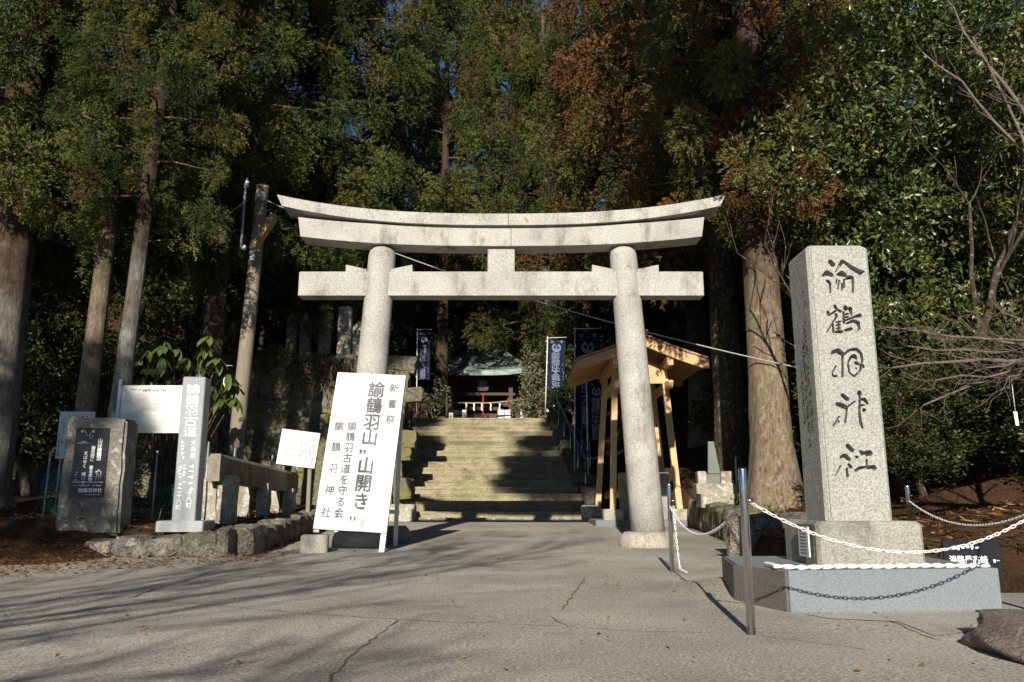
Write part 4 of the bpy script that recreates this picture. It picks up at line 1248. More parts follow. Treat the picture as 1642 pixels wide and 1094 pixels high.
# ================================================================ water pavilion right of the stairs
wp = thing('water_pavilion', 'small new cedar-wood pavilion with copper gable roof behind the right torii column', 'pavilion', (3.02, 19.5, 0.2))
RW_, RISE, EZ = 1.53, 0.58, 3.58
def roof_z(x): return EZ + RISE * (1 - abs(x) / RW_) - 0.03 * math.sin(PI * abs(x) / RW_)
nx = 10
for s in (-1, 1):
    mb = MB()
    vs, fs = [], []
    for i in range(nx + 1):
        x = RW_ * i / nx
        for y in (-1.55, 1.55):
            for dz in (0.0, 0.05): vs.append((s * x, y, roof_z(x) + 0.11 + dz))
    for i in range(nx):
        a = i * 4
        fs += [(a + 1, a + 5, a + 7, a + 3), (a, a + 2, a + 6, a + 4), (a, a + 4, a + 5, a + 1), (a + 2, a + 3, a + 7, a + 6)]
    fs += [(nx * 4, nx * 4 + 2, nx * 4 + 3, nx * 4 + 1), (0, 1, 3, 2)]
    mb.add(vs, fs)
    mb.build('roof_sheet', M['copper'], wp)
    # under-boarding in planks
    for k in range(7):
        y0, y1 = -1.42 + k * 0.406, -1.42 + (k + 1) * 0.406 - 0.008
        mb = MB()
        vs, fs = [], []
        for i in range(nx + 1):
            x = RW_ * 0.975 * i / nx
            for y in (y0, y1):
                for dz in (0.0, 0.02): vs.append((s * x, y, roof_z(x) + 0.085 + dz))
        for i in range(nx):
            a = i * 4
            fs += [(a + 1, a + 5, a + 7, a + 3), (a, a + 2, a + 6, a + 4), (a, a + 4, a + 5, a + 1), (a + 2, a + 3, a + 7, a + 6)]
        mb.add(vs, fs)
        mb.build('plank', M['cedar_x'], wp)
    for y in (-1.49, 1.49):
        mb = MB()
        poly = []
        top = [(s * RW_ * i / nx * 0.985, roof_z(RW_ * i / nx) + 0.104) for i in range(nx + 1)]
        bot = [(x, z - 0.235 - (0.0 if i < nx else -0.04)) for i, (x, z) in enumerate(top)]
        mb.prism(top + bot[::-1], y - 0.03, y + 0.03)
        mb.build('barge_board', M['cedar_x'], wp)
    for k in range(9):
        y = -1.25 + k * 0.3125
        mb = MB()
        for i in range(nx):
            x0_, x1_ = RW_ * 0.96 * i / nx, RW_ * 0.96 * (i + 1) / nx
            mb.beam((s * x0_, y, roof_z(x0_) + 0.04), (s * x1_, y, roof_z(x1_) + 0.04), 0.05, 0.075, (0, 1, 0) if False else (0, 0, 1))
        mb.build('rafter', M['cedar_x'], wp)
    MB().beam((s * (RW_ - 0.03), -1.5, EZ + 0.10), (s * (RW_ - 0.03), 1.5, EZ + 0.10), 0.05, 0.09).build('eave_board', M['cedar_x'], wp)
    MB().beam((s * 0.62, -1.45, EZ + 0.10), (s * 0.62, 1.45, EZ + 0.10), 0.14, 0.2).build('purlin', M['cedar_x'], wp)
MB().beam((0, -1.45, EZ + 0.45), (0, 1.45, EZ + 0.45), 0.14, 0.2).build('ridge_beam', M['cedar_x'], wp)
MB().beam((0, -1.6, EZ + RISE + 0.17), (0, 1.6, EZ + RISE + 0.17), 0.2, 0.1).build('ridge_cap', M['copper'], wp)
for sx, sy, bx_, tx_ in ((-1, -0.9, -0.72, -0.585), (1, -0.9, 0.80, 0.56), (-1, 0.95, -0.86, -0.60), (1, 0.95, 0.86, 0.58)):
    MB().beam((bx_, sy * 1.04, 0.33), (tx_, sy * 0.96, EZ + 0.08), 0.135, 0.135, (0, 1, 0)).build('post', M['cedar'], wp)
    MB().box((bx_, sy * 1.04, 0.12), (0.46, 0.42, 0.42), chamfer=0.03).build('base_stone', M['lichen_stone'], wp)
for y in (-0.88, 0.92):
    MB().beam((-0.58, y, EZ - 0.28), (0.58, y, EZ - 0.28), 0.11, 0.15).build('tie_beam', M['cedar_x'], wp)
    mb = MB().prism([(-0.55, EZ - 0.2), (0.55, EZ - 0.2), (0.4, EZ + 0.1), (0.12, EZ + 0.2), (0.1, EZ + 0.4), (-0.1, EZ + 0.4), (-0.12, EZ + 0.2), (-0.4, EZ + 0.1)], y - 0.04, y + 0.04)
    mb.build('gable_strut', M['cedar_x'], wp)
for s in (-1, 1):
    MB().beam((s * 0.62, -1.25, EZ - 0.42), (s * 0.62, 1.25, EZ - 0.42), 0.12, 0.17).build('tie_beam', M['cedar'], wp)
    for y in (-1.2, 1.2):        # carved nose ends
        sy = math.copysign(1, y)
        mb = MB().prism([(y, EZ - 0.52), (y + sy * 0.16, EZ - 0.50), (y + sy * 0.24, EZ - 0.40), (y + sy * 0.18, EZ - 0.34), (y + sy * 0.10, EZ - 0.36), (y, EZ - 0.33)], s * 0.62 - 0.055, s * 0.62 + 0.055, 'X')
        mb.build('carved_beam_end', M['cedar'], wp)
MB().box((0.0, 0, 0.02), (2.3, 2.5, 0.14)).build('floor_slab', M['dark_grey_stone'], wp)
# stone basin
bs = thing('water_basin', 'upright stone water basin under the cedar pavilion', 'water basin', (3.12, 19.25, 0.25))
mb = MB()
outer = [(-0.55, -0.4), (0.55, -0.4), (0.55, 0.4), (-0.55, 0.4)]
inner = [(-0.43, -0.28), (0.43, -0.28), (0.43, 0.28), (-0.43, 0.28)]
vs = [(x * 0.94, y * 0.94, 0) for x, y in outer] + [(x, y, 1.12) for x, y in outer] + [(x, y, 1.12) for x, y in inner] + [(x * 0.9, y * 0.9, 0.85) for x, y in inner]
fs = [(3, 2, 1, 0), (12, 13, 14, 15)]
for b0 in (0, 4, 8):
    for i in range(4): fs.append((b0 + i, b0 + (i + 1) % 4, b0 + 4 + (i + 1) % 4, b0 + 4 + i))
mb.add(vs, fs)
mb.build('trough', M['basin'], bs)
mb = MB().add([(x * 0.92, y * 0.92, 1.04) for x, y in inner], [(0, 1, 2, 3)])
mb.build('water', plain('still_water', (0.02, 0.03, 0.03), 0.05, 0.5), bs)

# small stone altar on the right bank
al = thing('stone_altar', 'small stepped stone altar with a thin upright greenish slab on the right bank', 'stone altar', (4.0, 16.0, 0.62), -0.08)
MB().box((0.18, 0, 0.1), (1.0, 0.7, 0.26), chamfer=0.02).build('step', M['lichen_stone'], al)
MB().box((0.02, 0.05, 0.33), (0.80, 0.55, 0.20), chamfer=0.02).build('step', M['lichen_stone'], al)
for x in (-0.24, 0.24): MB().box((x, 0.08, 0.55), (0.17 if x < 0 else 0.24, 0.34, 0.24), chamfer=0.015).build('side_block', M['lichen_stone'], al)
MB().box((0.0, 0.12, 0.53), (0.31, 0.2, 0.19), chamfer=0.015).build('recess_block', M['green_stone'], al)
MB().prism([(-0.11, 0.628), (0.13, 0.628), (0.03, 1.26), (-0.08, 1.26)], 0.0, 0.07).build('upright_slab', M['green_stone'], al)
MB().lathe([(0.014, -0.2), (0.014, 0.95)], 8, (0.42, -0.1, 0)).build('white_stake', M['plastic'], al)

# ================================================================ handrail, banners
hr = thing('handrail', 'blue painted handrail on steel posts climbing the right side of the stairs', 'handrail', (2.1, 22.6, 0.5))
o0 = Vector((2.1, 22.6, 0.5))
ra, rb = Vector((2.09, 22.95, 1.91)), Vector((1.50, 28.4, 4.55))
MB().tube([ra - o0, rb - o0], 0.032, 10).build('rail', M['blue'], hr)
MB().tube([ra + Vector((0, 0, 0.0)) - o0, ra + Vector((0.42, 0.02, 0)) - o0], 0.02, 8).build('return_rail', M['grey_metal'], hr)
MB().tube([ra + Vector((0.1, -0.2, 0.0)) - o0, rb + Vector((0.45, 0.3, 0)) - o0], 0.022, 8).build('rail', M['blue'], hr)
for t in (0.0, 0.2, 0.42, 0.62, 0.82, 1.0):
    p = ra.lerp(rb, t)
    MB().tube([p - o0, Vector((p.x, p.y, p.z - 1.25)) - o0], 0.026, 8).build('post', M['chrome'], hr)
    if t < 0.5:
        q = p + Vector((0.36, 0, 0))
        MB().tube([q - o0, Vector((q.x, q.y, q.z - 1.2)) - o0], 0.022, 8).build('post', M['chrome'], hr)

def banner(label, base, h_pole, w, top, length, mirror=True, sway=0.0):
    b = thing('banner', label, 'banner', base, 0, 'navy shrine banners')
    MB().lathe([(0.022, 0), (0.018, h_pole)], 8, lean=(sway, 0)).build('pole', M['plastic'], b)
    sxv = sway
    MB().tube([(sway - 0.06, 0, h_pole - 0.05), (sway + w + 0.08, 0, h_pole - 0.03)], 0.012, 6).build('cross_bar', M['plastic'], b)
    mb = MB()
    vs, fs = [], []
    n = 14
    z1 = top
    for i in range(n + 1):
        z = z1 - length * i / n
        for j in range(5):
            u = j / 4
            vs.append((sway * z / h_pole + 0.03 + w * u + 0.01 * math.sin(i * 0.9), -0.012 + 0.035 * math.sin(u * 3.0 + i * 0.35), z))
    for i in range(n):
        for j in range(4): fs.append((i * 5 + j, i * 5 + j + 1, (i + 1) * 5 + j + 1, (i + 1) * 5 + j))
    mb.add(vs, fs, True)
    cl = mb.build('cloth', M['navy'], b, recalc=False)
    cxp = sway * 0.8 + 0.03 + w / 2
    ch = [(c, w * 0.52, cxp - w * 0.06, z1 - length * (0.345 + 0.118 * i), -0.055) for i, c in enumerate('諭鶴羽大権現')]
    lettering(ch, b, M['navy_print'], 0.012, mirror=mirror)
    lettering([('奉', w * 0.2, cxp + w * 0.3, z1 - length * 0.05, -0.055), ('納', w * 0.2, cxp - w * 0.25, z1 - length * 0.05, -0.055)], b, M['navy_print'], 0.01, mirror=mirror)
    marks([(cxp + w * 0.36, z1 - length * 0.5, length * 0.36, w * 0.11)], b, M['navy_print'], -0.054, int(base[0] * 10) % 50, vertical=True, name='donor_print')
    # round crane crest
    mb = MB()
    r = w * 0.27
    zc = z1 - length * 0.175
    for k in range(26):
        t0, t1 = 2 * PI * (k / 30) + 1.9, 2 * PI * ((k + 1) / 30) + 1.9
        ri0, ri1 = r * (0.5 + 0.12 * math.sin(k * 0.4)), r * (0.5 + 0.12 * math.sin((k + 1) * 0.4))
        mb.add([(cxp + ri0 * math.cos(t0), -0.056, zc + ri0 * math.sin(t0)), (cxp + r * math.cos(t0), -0.056, zc + r * math.sin(t0)), (cxp + r * math.cos(t1), -0.056, zc + r * math.sin(t1)), (cxp + ri1 * math.cos(t1), -0.056, zc + ri1 * math.sin(t1))], [(0, 1, 2, 3)])
    mb.add([(cxp - r * 0.2, -0.057, zc - r * 0.75), (cxp + r * 0.25, -0.057, zc - r * 0.6), (cxp + r * 0.1, -0.057, zc + r * 0.55), (cxp - r * 0.15, -0.057, zc + r * 0.3)], [(0, 1, 2, 3)])
    mb.build('round_crest', M['navy_print'], b, recalc=False)
    for k in range(5):
        MB().box((sway * 0.7 + 0.0, 0, z1 - 0.05 - k * length / 4.4), (0.06, 0.03, 0.035)).build('pole_loop', M['plastic'], b)
    return b
def put_banner(label, px, py_top, py_bot_cloth, py_base, Yd, w, sway=0.0):
    b = at(px, py_base, Yd)
    t = at(px, py_top, Yd).z - b.z
    l = t - (at(px, py_bot_cloth, Yd).z - b.z)
    banner(label, (b.x, Yd, b.z), t + 0.12, w, t, l, True, sway)
put_banner('narrow navy banner with white characters at the left of the stair top', 668, 532, 609, 664, 29.6, 0.46, -0.05)
put_banner('navy banner with round crest at the right of the stair top', 874, 545, 621, 672, 28.6, 0.62, 0.12)
put_banner('navy banner partly hidden behind the roof of the cedar pavilion', 921, 531, 687, 800, 24.2, 0.74, 0.10)
put_banner('navy banner hanging just left of the cedar pavilion posts', 944, 612, 706, 806, 23.4, 0.5, 0.0)

# ================================================================ shrine hall at the top
sh_ = thing('shrine_hall', 'small dark wooden shrine hall with green copper roof at the top of the stairs', 'shrine hall', (-1.36, 40.0, 3.6))
zb = 3.6
def S_(mb, name, m): return mb.build(name, M[m], sh_)
EV = 3.05      # eave height above base
S_(MB().box((0, 0, 0.25), (5.4, 4.4, 0.6)), 'podium', 'basin')
for x in (-2.2, -0.85, 0.85, 2.2): S_(MB().box((x, -1.95, 1.75), (0.17, 0.17, 2.6)), 'post', 'dark_wood')
for x in (-1.3, 1.3): S_(MB().box((x, -3.0, 1.6), (0.19, 0.19, 2.7)), 'post', 'dark_wood')
for k in range(22):
    x = -2.2 + k * 0.2095
    if abs(x) < 0.75: continue
    S_(MB().box((x, -1.9, 1.75), (0.198, 0.04, 2.5)), 'plank', 'dark_wood')
S_(MB().box((0, -1.6, 1.75), (1.6, 0.04, 2.5)), 'inner_door', 'dark_wood')
for s in (-1, 1): S_(MB().box((s * 2.25, 0, 1.75), (0.06, 3.8, 2.5)), 'side_wall', 'dark_wood')
S_(MB().box((0, -3.0, 2.72), (3.2, 0.16, 0.22)), 'porch_beam', 'dark_wood')
S_(MB().box((0, -3.03, 2.0), (3.0, 0.1, 0.12)), 'lower_beam', 'dark_wood')
for k in range(11): S_(MB().box((-1.5 + k * 0.3, -3.55, 2.86), (0.075, 0.7, 0.085)), 'rafter_end', 'white_paint')
S_(MB().box((0, -3.16, 2.42), (0.42, 0.05, 0.5)), 'name_tablet', 'black')
for (x, z, w, h) in ((-0.23, 2.42, 0.05, 0.56), (0.23, 2.42, 0.05, 0.56), (0, 2.68, 0.5, 0.05), (0, 2.16, 0.5, 0.05)): S_(MB().box((x, -3.17, z), (w, 0.07, h)), 'tablet_frame', 'dark_wood')
# roof: concave hips
def roof(mb, hw0, hd0, z0, hw1, hd1, z1, cy=0.0, n=8, lift=0.18):
    rings = []
    for i in range(n + 1):
        t = i / n
        f = t ** 1.35
        hw, hd = hw0 + (hw1 - hw0) * t, hd0 + (hd1 - hd0) * t
        z = z0 + (z1 - z0) * f
        up = lift * (1 - t) ** 2
        r = []
        for (sx, sy) in ((-1, -1), (-0.5, -1), (0, -1), (0.5, -1), (1, -1), (1, 0), (1, 1), (0, 1), (-1, 1), (-1, 0)):
            r.append((sx * hw, cy + sy * hd, z + (up if abs(sx) == 1 and abs(sy) == 1 else up * 0.25 if abs(sx) == 0.5 else 0)))
        rings.append(r)
    vs = [v for r in rings for v in r]
    m = 10
    fs = [(i * m + k, i * m + (k + 1) % m, (i + 1) * m + (k + 1) % m, (i + 1) * m + k) for i in range(n) for k in range(m)]
    fs.append(tuple(n * m + k for k in range(m)))
    mb.add(vs, fs, True)
mb = MB(); roof(mb, 2.95, 2.7, EV + 0.02, 0.95, 0.25, EV + 1.62); S_(mb, 'main_roof', 'roof_sheet')
mb = MB()
vs, fs = [], []
for i in range(9):
    t = i / 8
    y = -4.05 + 3.2 * t
    z = EV - 0.12 + 0.95 * t ** 1.3
    hw = 1.78 - 0.25 * t
    for j in range(7):
        u = -1 + 2 * j / 6
        vs.append((u * hw, y, z + 0.10 * (1 - t) * abs(u) ** 3))
for i in range(8):
    for j in range(6): fs.append((i * 7 + j, i * 7 + j + 1, (i + 1) * 7 + j + 1, (i + 1) * 7 + j))
mb.add(vs, fs, True)
S_(mb, 'porch_roof', 'roof_sheet')
mb = MB()
for j in range(6):
    u0, u1 = -1 + 2 * j / 6, -1 + 2 * (j + 1) / 6
    z0_, z1_ = EV - 0.12 + 0.10 * abs(u0) ** 3, EV - 0.12 + 0.10 * abs(u1) ** 3
    mb.add([(u0 * 1.79, -4.07, z0_ - 0.2), (u1 * 1.79, -4.07, z1_ - 0.2), (u1 * 1.79, -4.07, z1_ + 0.03), (u0 * 1.79, -4.07, z0_ + 0.03),
            (u0 * 1.79, -3.6, z0_ - 0.14), (u1 * 1.79, -3.6, z1_ - 0.14)], [(0, 1, 2, 3), (0, 4, 5, 1)])
S_(mb, 'porch_eave', 'patina')
for (x0_, x1_, y) in ((-2.97, 2.97, -2.72),): S_(MB().box((0, y, EV - 0.02), (5.9, 0.06, 0.16)), 'main_eave', 'patina')
S_(MB().box((0, 0, EV + 1.78), (1.86, 0.5, 0.42)), 'ridge_box', 'patina_dark')
S_(MB().box((0, 0, EV + 2.03), (2.06, 0.62, 0.09)), 'ridge_cap', 'patina_dark')
S_(MB().box((0, 0, EV + 1.56), (2.0, 0.6, 0.05)), 'ridge_foot', 'patina_dark')
o = S_(MB().lathe([(0.15, 0), (0.17, 0.03), (0.12, 0.07), (0.02, 0.09)], 20), 'gold_crest', 'gold')
o.location = (0, -0.255, EV + 1.79); o.rotation_euler = (PI / 2, 0, 0)
for s in (-1, 1):
    mb = MB().prism([(-0.11, -0.12), (0.0, -0.16), (0.11, -0.1), (0.09, 0.1), (-0.02, 0.15), (-0.1, 0.06)], -0.02, 0.02)
    o = S_(mb, 'ridge_ornament', 'patina'); o.location = (s * 0.5, -0.262, EV + 1.78)
# lattice screens, bell rope, straw rope with paper streamers
for x in (-1.05, 1.0):
    S_(MB().box((x, -3.3, 0.98), (0.62, 0.04, 0.5)), 'screen', 'white_paint')
    for k in range(3): S_(MB().box((x - 0.31 + k * 0.31, -3.33, 0.98), (0.035, 0.03, 0.54)), 'screen_bar', 'dark_wood')
    S_(MB().box((x, -3.33, 0.98), (0.62, 0.028, 0.03)), 'screen_bar', 'dark_wood')
mb = MB().tube([(0.02, -3.3, 1.95), (0.03, -3.32, 0.7)], 0.035, 8); S_(mb, 'bell_rope', 'red')
rp = rope_mesh([(-2.6 - 1.36, 35.6, 5.15), (-1.0 - 1.36, 35.6, 5.02), (0.4 - 1.36, 35.6, 5.02), (1.9 - 1.36, 35.6, 5.17)], 0.03, M['rope_tan'], 'thin straw rope with paper streamers strung before the shrine hall', 0.12, 'straw_rope')
for x in (-2.1, -1.75, -1.4, -1.0, -0.6):
    mb = MB()
    for k in range(3): mb.add([(0.03 * (k % 2), 0, -0.11 * k), (0.03 * (k % 2) + 0.06, 0, -0.11 * k + 0.02), (0.03 * ((k + 1) % 2) + 0.06, 0, -0.11 * (k + 1) + 0.02), (0.03 * ((k + 1) % 2), 0, -0.11 * (k + 1))], [(0, 1, 2, 3)])
    o = mb.build('paper_streamer', M['cloth_tag'], rp, recalc=False)
    o.location = (x, 35.58, 5.0)
for (x, lb) in ((-3.05, 'pale rounded stone left of the shrine hall entrance'), (-2.75, 'upright pale stone post left of the shrine hall entrance'), (0.75, 'pale wooden rack right of the shrine hall entrance')):
    if 'rounded' in lb:
        o = stone_obj(rock_mesh(60, 4, 0.1, 0.5, M['lichen_stone'], 'garden_stone'), None, (x - 0.2, 33.5, 3.85), (0.7, 0.5, 0.6), (0, 0, 0.3), 'garden_stone')
    elif 'post' in lb:
        o = MB().box((0, 0, 0.35), (0.22, 0.22, 0.75), taper=0.8).build('stone_post', M['lichen_stone']); o.location = (x + 0.2, 33.3, 3.6)
    else:
        o = thing('wooden_rack', lb, 'rack', (x + 0.2, 33.4, 3.6))
        for xx in (-0.55, 0.55): MB().box((xx, 0, 0.45), (0.08, 0.08, 0.9)).build('post', M['white_paint'], o)
        for zz in (0.35, 0.6, 0.82): MB().box((0, 0, zz), (1.1, 0.05, 0.07)).build('rail', M['cedar_x'], o)
    tag(o, lb, lb.split()[2] if 'rack' not in lb else 'rack')
# ================================================================ vegetation
def unit(a): return a / (np.linalg.norm(a, axis=-1, keepdims=True) + 1e-9)


def strands(rng, cen, dirs, n, length, width, spread=0.75, droop=0.25, axis_len=0.26):
    """feathery sprays: n short tapering cords set along an axis out of every centre; quads (4 verts each)"""
    N_ = len(cen)
    u = rng.random((N_, n, 1))
    ax = dirs[:, None, :]
    p0 = cen[:, None, :] + ax * u * axis_len + np.array([0, 0, -droop]) * (u * axis_len) ** 1.5 + rng.normal(0, 0.012, (N_, n, 3))
    d = unit(ax * 0.85 + rng.normal(0, spread, (N_, n, 3)) + np.array([0, 0, 0.12]))
    L = length * rng.uniform(0.55, 1.2, (N_, n, 1)) * (1.15 - 0.5 * u)
    side = unit(np.cross(d, rng.normal(0, 1, (N_, n, 3))))
    w = width * rng.uniform(0.7, 1.25, (N_, n, 1))
    mid = p0 + d * L * 0.5
    tip = p0 + d * L + np.array([0, 0, 0.15]) * L
    q = np.stack([p0, mid + side * w, tip, mid - side * w], axis=2)
    return q.reshape(-1, 3)


def limb_path(rng, z, az, L, droop):
    t = np.linspace(0, 1, 7)
    r = L * t
    zz = z + L * (0.10 * t - droop * t ** 1.6 + 0.16 * t ** 4)
    wig = np.cumsum(rng.normal(0, 0.045, 7)) * L * 0.3
    wig -= wig[0]
    x = np.cos(az) * r - np.sin(az) * wig
    y = np.sin(az) * r + np.cos(az) * wig
    return np.stack([x, y, zz], 1)


GREENS = 0.82 * np.array([(0.094, 0.122, 0.026), (0.066, 0.094, 0.023), (0.130, 0.140, 0.031), (0.048, 0.072, 0.022), (0.142, 0.131, 0.034)])
BROWNS = 0.72 * np.array([(0.180, 0.092, 0.034), (0.150, 0.105, 0.036), (0.205, 0.095, 0.034), (0.110, 0.110, 0.032), (0.085, 0.095, 0.028)])


def sugi_crown(seed, H, z0, R, nl, palette=GREENS, n=22):
    """boughs that carry rounded, drooping clumps of feathery sprays, dark air between them"""
    rng = np.random.default_rng(seed)
    limbs = MB()
    cen, dirs, cols = [], [], []

    def clump(q, size, out):
        m = int(66 * size * size * rng.uniform(0.8, 1.2)) + 6
        d = unit(rng.normal(0, 1, (m, 3)) + np.array([0, 0, -0.1]))
        r = np.array([0.42, 0.42, 0.50]) * size * rng.uniform(0.45, 1.0, (m, 1))
        cc = q + d * r + np.array([0, 0, -0.22]) * size * rng.random((m, 1)) * (d[:, 2:3] < 0)
        cen.append(cc)
        dirs.append(unit(d * 0.9 + out * 0.35 + np.array([0, 0, -0.30])))
        cols.append(np.tile(palette[rng.integers(0, len(palette))] * rng.uniform(0.8, 1.2), (m, 1)) * rng.uniform(0.85, 1.15, (m, 1)))

    for i in range(nl):
        f = (i + rng.uniform(0, 1)) / nl
        z = z0 + (H - z0) * f ** 1.05
        L = R * (0.35 + 0.65 * (1 - f) ** 0.8) * rng.uniform(0.6, 1.1)
        az = i * 2.39996 + rng.uniform(-0.4, 0.4)
        pth = limb_path(rng, z, az, L, rng.uniform(0.15, 0.55) * (1 - 0.6 * f))
        limbs.tube([tuple(p) for p in pth], [0.07 * (1 - 0.85 * t) * (0.5 + 0.5 * L / R) for t in np.linspace(0, 1, 7)], 5, cap=False)
        out = np.array([np.cos(az), np.sin(az), 0.0])
        for k in range(rng.integers(2, 4)):
            t = 1.0 if k == 0 else rng.uniform(0.25, 0.95)
            j = min(5, int(t * 6))
            p = pth[j] + (pth[j + 1] - pth[j]) * (t * 6 - j)
            q = p + np.array([-out[1], out[0], 0]) * rng.normal(0, 0.38) + np.array([0, 0, rng.uniform(-0.45, 0.1)])
            limbs.tube([tuple(p), tuple((p + q) / 2 + rng.normal(0, 0.06, 3)), tuple(q)], [0.022, 0.016, 0.009], 4, cap=False)
            clump(q, rng.uniform(0.75, 1.45), out)
        if rng.random() < 0.35:                # bare dead twig curling off the bough
            p = pth[rng.integers(2, 5)]
            d = unit(out + rng.normal(0, 0.7, 3))
            limbs.tube([tuple(p), tuple(p + d * 0.35 + np.array([0, 0, -0.1])), tuple(p + d * 0.7 + np.array([0, 0, -0.02]))], [0.018, 0.013, 0.006], 4, cap=False)
    for i in range(16):                        # sprays hugging the stem
        az = rng.uniform(0, 2 * PI)
        out = np.array([np.cos(az), np.sin(az), 0.0])
        clump(out * rng.uniform(0.5, 0.9) + np.array([0, 0, z0 + 0.3 + (H - z0) * 0.6 * rng.random()]), rng.uniform(0.7, 1.1), out)
    cen, dirs, cols = np.concatenate(cen), np.concatenate(dirs), np.concatenate(cols)
    v = strands(rng, cen, dirs, n, 0.125, 0.0155, 0.40, 0.6, 0.30)
    tint = np.repeat(cols, n, axis=0) * rng.uniform(0.7, 1.3, (len(cen) * n, 1))
    crown = np_mesh('crown', v, 4, M['sugi'], None, tint)
    lo = limbs.build('limbs', M['bark_dark'], None, recalc=False)
    cm, lm = crown.data, lo.data
    bpy.data.objects.remove(crown)
    bpy.data.objects.remove(lo)
    return cm, lm


CROWNS = [sugi_crown(1, 21, 4.6, 4.0, 54), None,
          sugi_crown(3, 21, 4.8, 4.0, 54, np.vstack([BROWNS, GREENS[4:5]])), sugi_crown(4, 20, 4.2, 3.6, 52, np.vstack([GREENS, GREENS[:3], BROWNS[1:2], BROWNS[3:5]]))]
CROWNS[1] = CROWNS[0]
print('STRANDS', sum(len(c[0].polygons) for c in CROWNS))


def trunk_mb(r0, H, lean=(0, 0), flare=1.35, seed=0, n=18):
    prof = [(r0 * flare * 1.12, -0.4), (r0 * flare, 0.0), (r0 * (1 + (flare - 1) * 0.45), 0.45), (r0 * 1.04, 1.1), (r0 * 0.97, 2.2), (r0 * 0.9, 4), (r0 * 0.8, 7), (r0 * 0.62, 11.5), (r0 * 0.35, H * 0.8), (r0 * 0.08, H)]
    mb = MB().lathe(prof[:1] + [p for a, b in zip(prof, prof[1:]) for p in ((a[0] * 0.5 + b[0] * 0.5, a[1] * 0.5 + b[1] * 0.5), b)], 40, lean=lean, wob=0.12, seed=seed)
    # fluted bark: shallow vertical ridges, deeper near the root flare
    out = []
    for (x, y, z) in mb.v:
        f = (z + 0.4) / (H + 0.4)
        cx_, cy_ = lean[0] * f, lean[1] * f
        a = math.atan2(y - cy_, x - cx_)
        k = 1 + (0.035 + 0.07 * max(0, 1 - z / 1.4)) * mnoise.noise(Vector((math.cos(a) * 3.4, math.sin(a) * 3.4, z * 0.12 + seed))) + 0.04 * mnoise.noise(Vector((math.cos(a) * 11, math.sin(a) * 11, z * 0.5)))
        out.append((cx_ + (x - cx_) * k, cy_ + (y - cy_) * k, z))
    mb.v = out
    return mb


def cedar(label, x, y, r, H=21, variant=0, rot=0.0, bark_m='bark_red', z=None, lean=(0, 0), crown_scale=1.0, dz=0.0, group='cedars around the torii', crown=True, flare=1.35):
    zz = terrain(x, y) if z is None else z
    t = thing('cedar_tree', label, 'cedar tree', (x, y, zz), 0, group)
    trunk_mb(r, H, lean, flare, seed=x).build('trunk', M[bark_m], t)
    if crown:
        for nm, me in zip(('crown', 'limbs'), CROWNS[variant]):
            o = link(bpy.data.objects.new(nm, me), t)
            o.rotation_euler = (0, 0, rot)
            o.location = (lean[0] * 0.45, lean[1] * 0.45, dz)
            o.scale = (crown_scale,) * 3
    return t


cedar('massive grey-barked cedar trunk cut by the left edge of the picture', -9.9, 15, 0.52, 22, 0, 0.3, 'bark_grey', dz=2.6, crown_scale=0.8, flare=1.2)
cedar('mossy slanting cedar trunk, left one of the close pair behind the stele', -7.72, 14.3, 0.175, 19, 3, 1.9, 'bark_red', lean=(0.2, 0.4), dz=3.9, crown_scale=0.42, flare=1.5)
cedar('pale grey slanting cedar trunk, right one of the close pair behind the stele', -7.0, 14.0, 0.16, 19, 1, 4.0, 'bark_grey', lean=(0.5, 0.3), dz=3.8, crown_scale=0.42, flare=1.2)
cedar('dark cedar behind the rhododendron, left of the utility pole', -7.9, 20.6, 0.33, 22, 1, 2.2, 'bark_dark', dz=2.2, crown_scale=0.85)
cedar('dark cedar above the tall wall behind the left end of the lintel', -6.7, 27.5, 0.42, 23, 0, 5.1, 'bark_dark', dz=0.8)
cedar('slim grey sunlit trunk standing left of the shrine hall roof', -2.95, 33.0, 0.27, 21, 3, 0.8, 'bark_grey', dz=2.6, flare=1.25)
cedar('huge reddish cedar on the right bank between torii and monument', 4.42, 13.6, 0.335, 22, 2, 0.6, 'bark_red', dz=2.1, crown_scale=0.62, flare=1.6)
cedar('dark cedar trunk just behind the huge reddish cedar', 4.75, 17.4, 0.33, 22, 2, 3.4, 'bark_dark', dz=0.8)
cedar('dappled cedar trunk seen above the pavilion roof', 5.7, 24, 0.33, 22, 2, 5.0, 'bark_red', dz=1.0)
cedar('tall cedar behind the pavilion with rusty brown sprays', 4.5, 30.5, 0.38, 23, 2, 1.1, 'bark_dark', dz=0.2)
cedar('tall cedar far up the slope right of the shrine hall ridge', 2.4, 53, 0.45, 27, 0, 3.9, 'bark_dark', crown_scale=1.5, dz=-2)
cedar('tall cedar rising directly behind the shrine hall', -0.9, 46, 0.4, 36, 3, 2.1, 'bark_dark', dz=-2.0, crown_scale=1.65)
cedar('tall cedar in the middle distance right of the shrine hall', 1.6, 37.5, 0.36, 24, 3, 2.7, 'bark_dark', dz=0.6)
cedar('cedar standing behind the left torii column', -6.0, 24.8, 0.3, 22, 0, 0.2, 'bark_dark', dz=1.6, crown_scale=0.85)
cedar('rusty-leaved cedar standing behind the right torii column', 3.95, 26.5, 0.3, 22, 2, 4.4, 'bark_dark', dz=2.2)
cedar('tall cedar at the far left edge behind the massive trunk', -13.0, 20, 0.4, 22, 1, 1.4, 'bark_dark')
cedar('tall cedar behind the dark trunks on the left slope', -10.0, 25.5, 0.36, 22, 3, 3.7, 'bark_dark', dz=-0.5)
cedar('tall cedar rising behind the shrine hall to the left', -5.6, 38, 0.36, 24, 0, 3.0, 'bark_dark', dz=0.3)
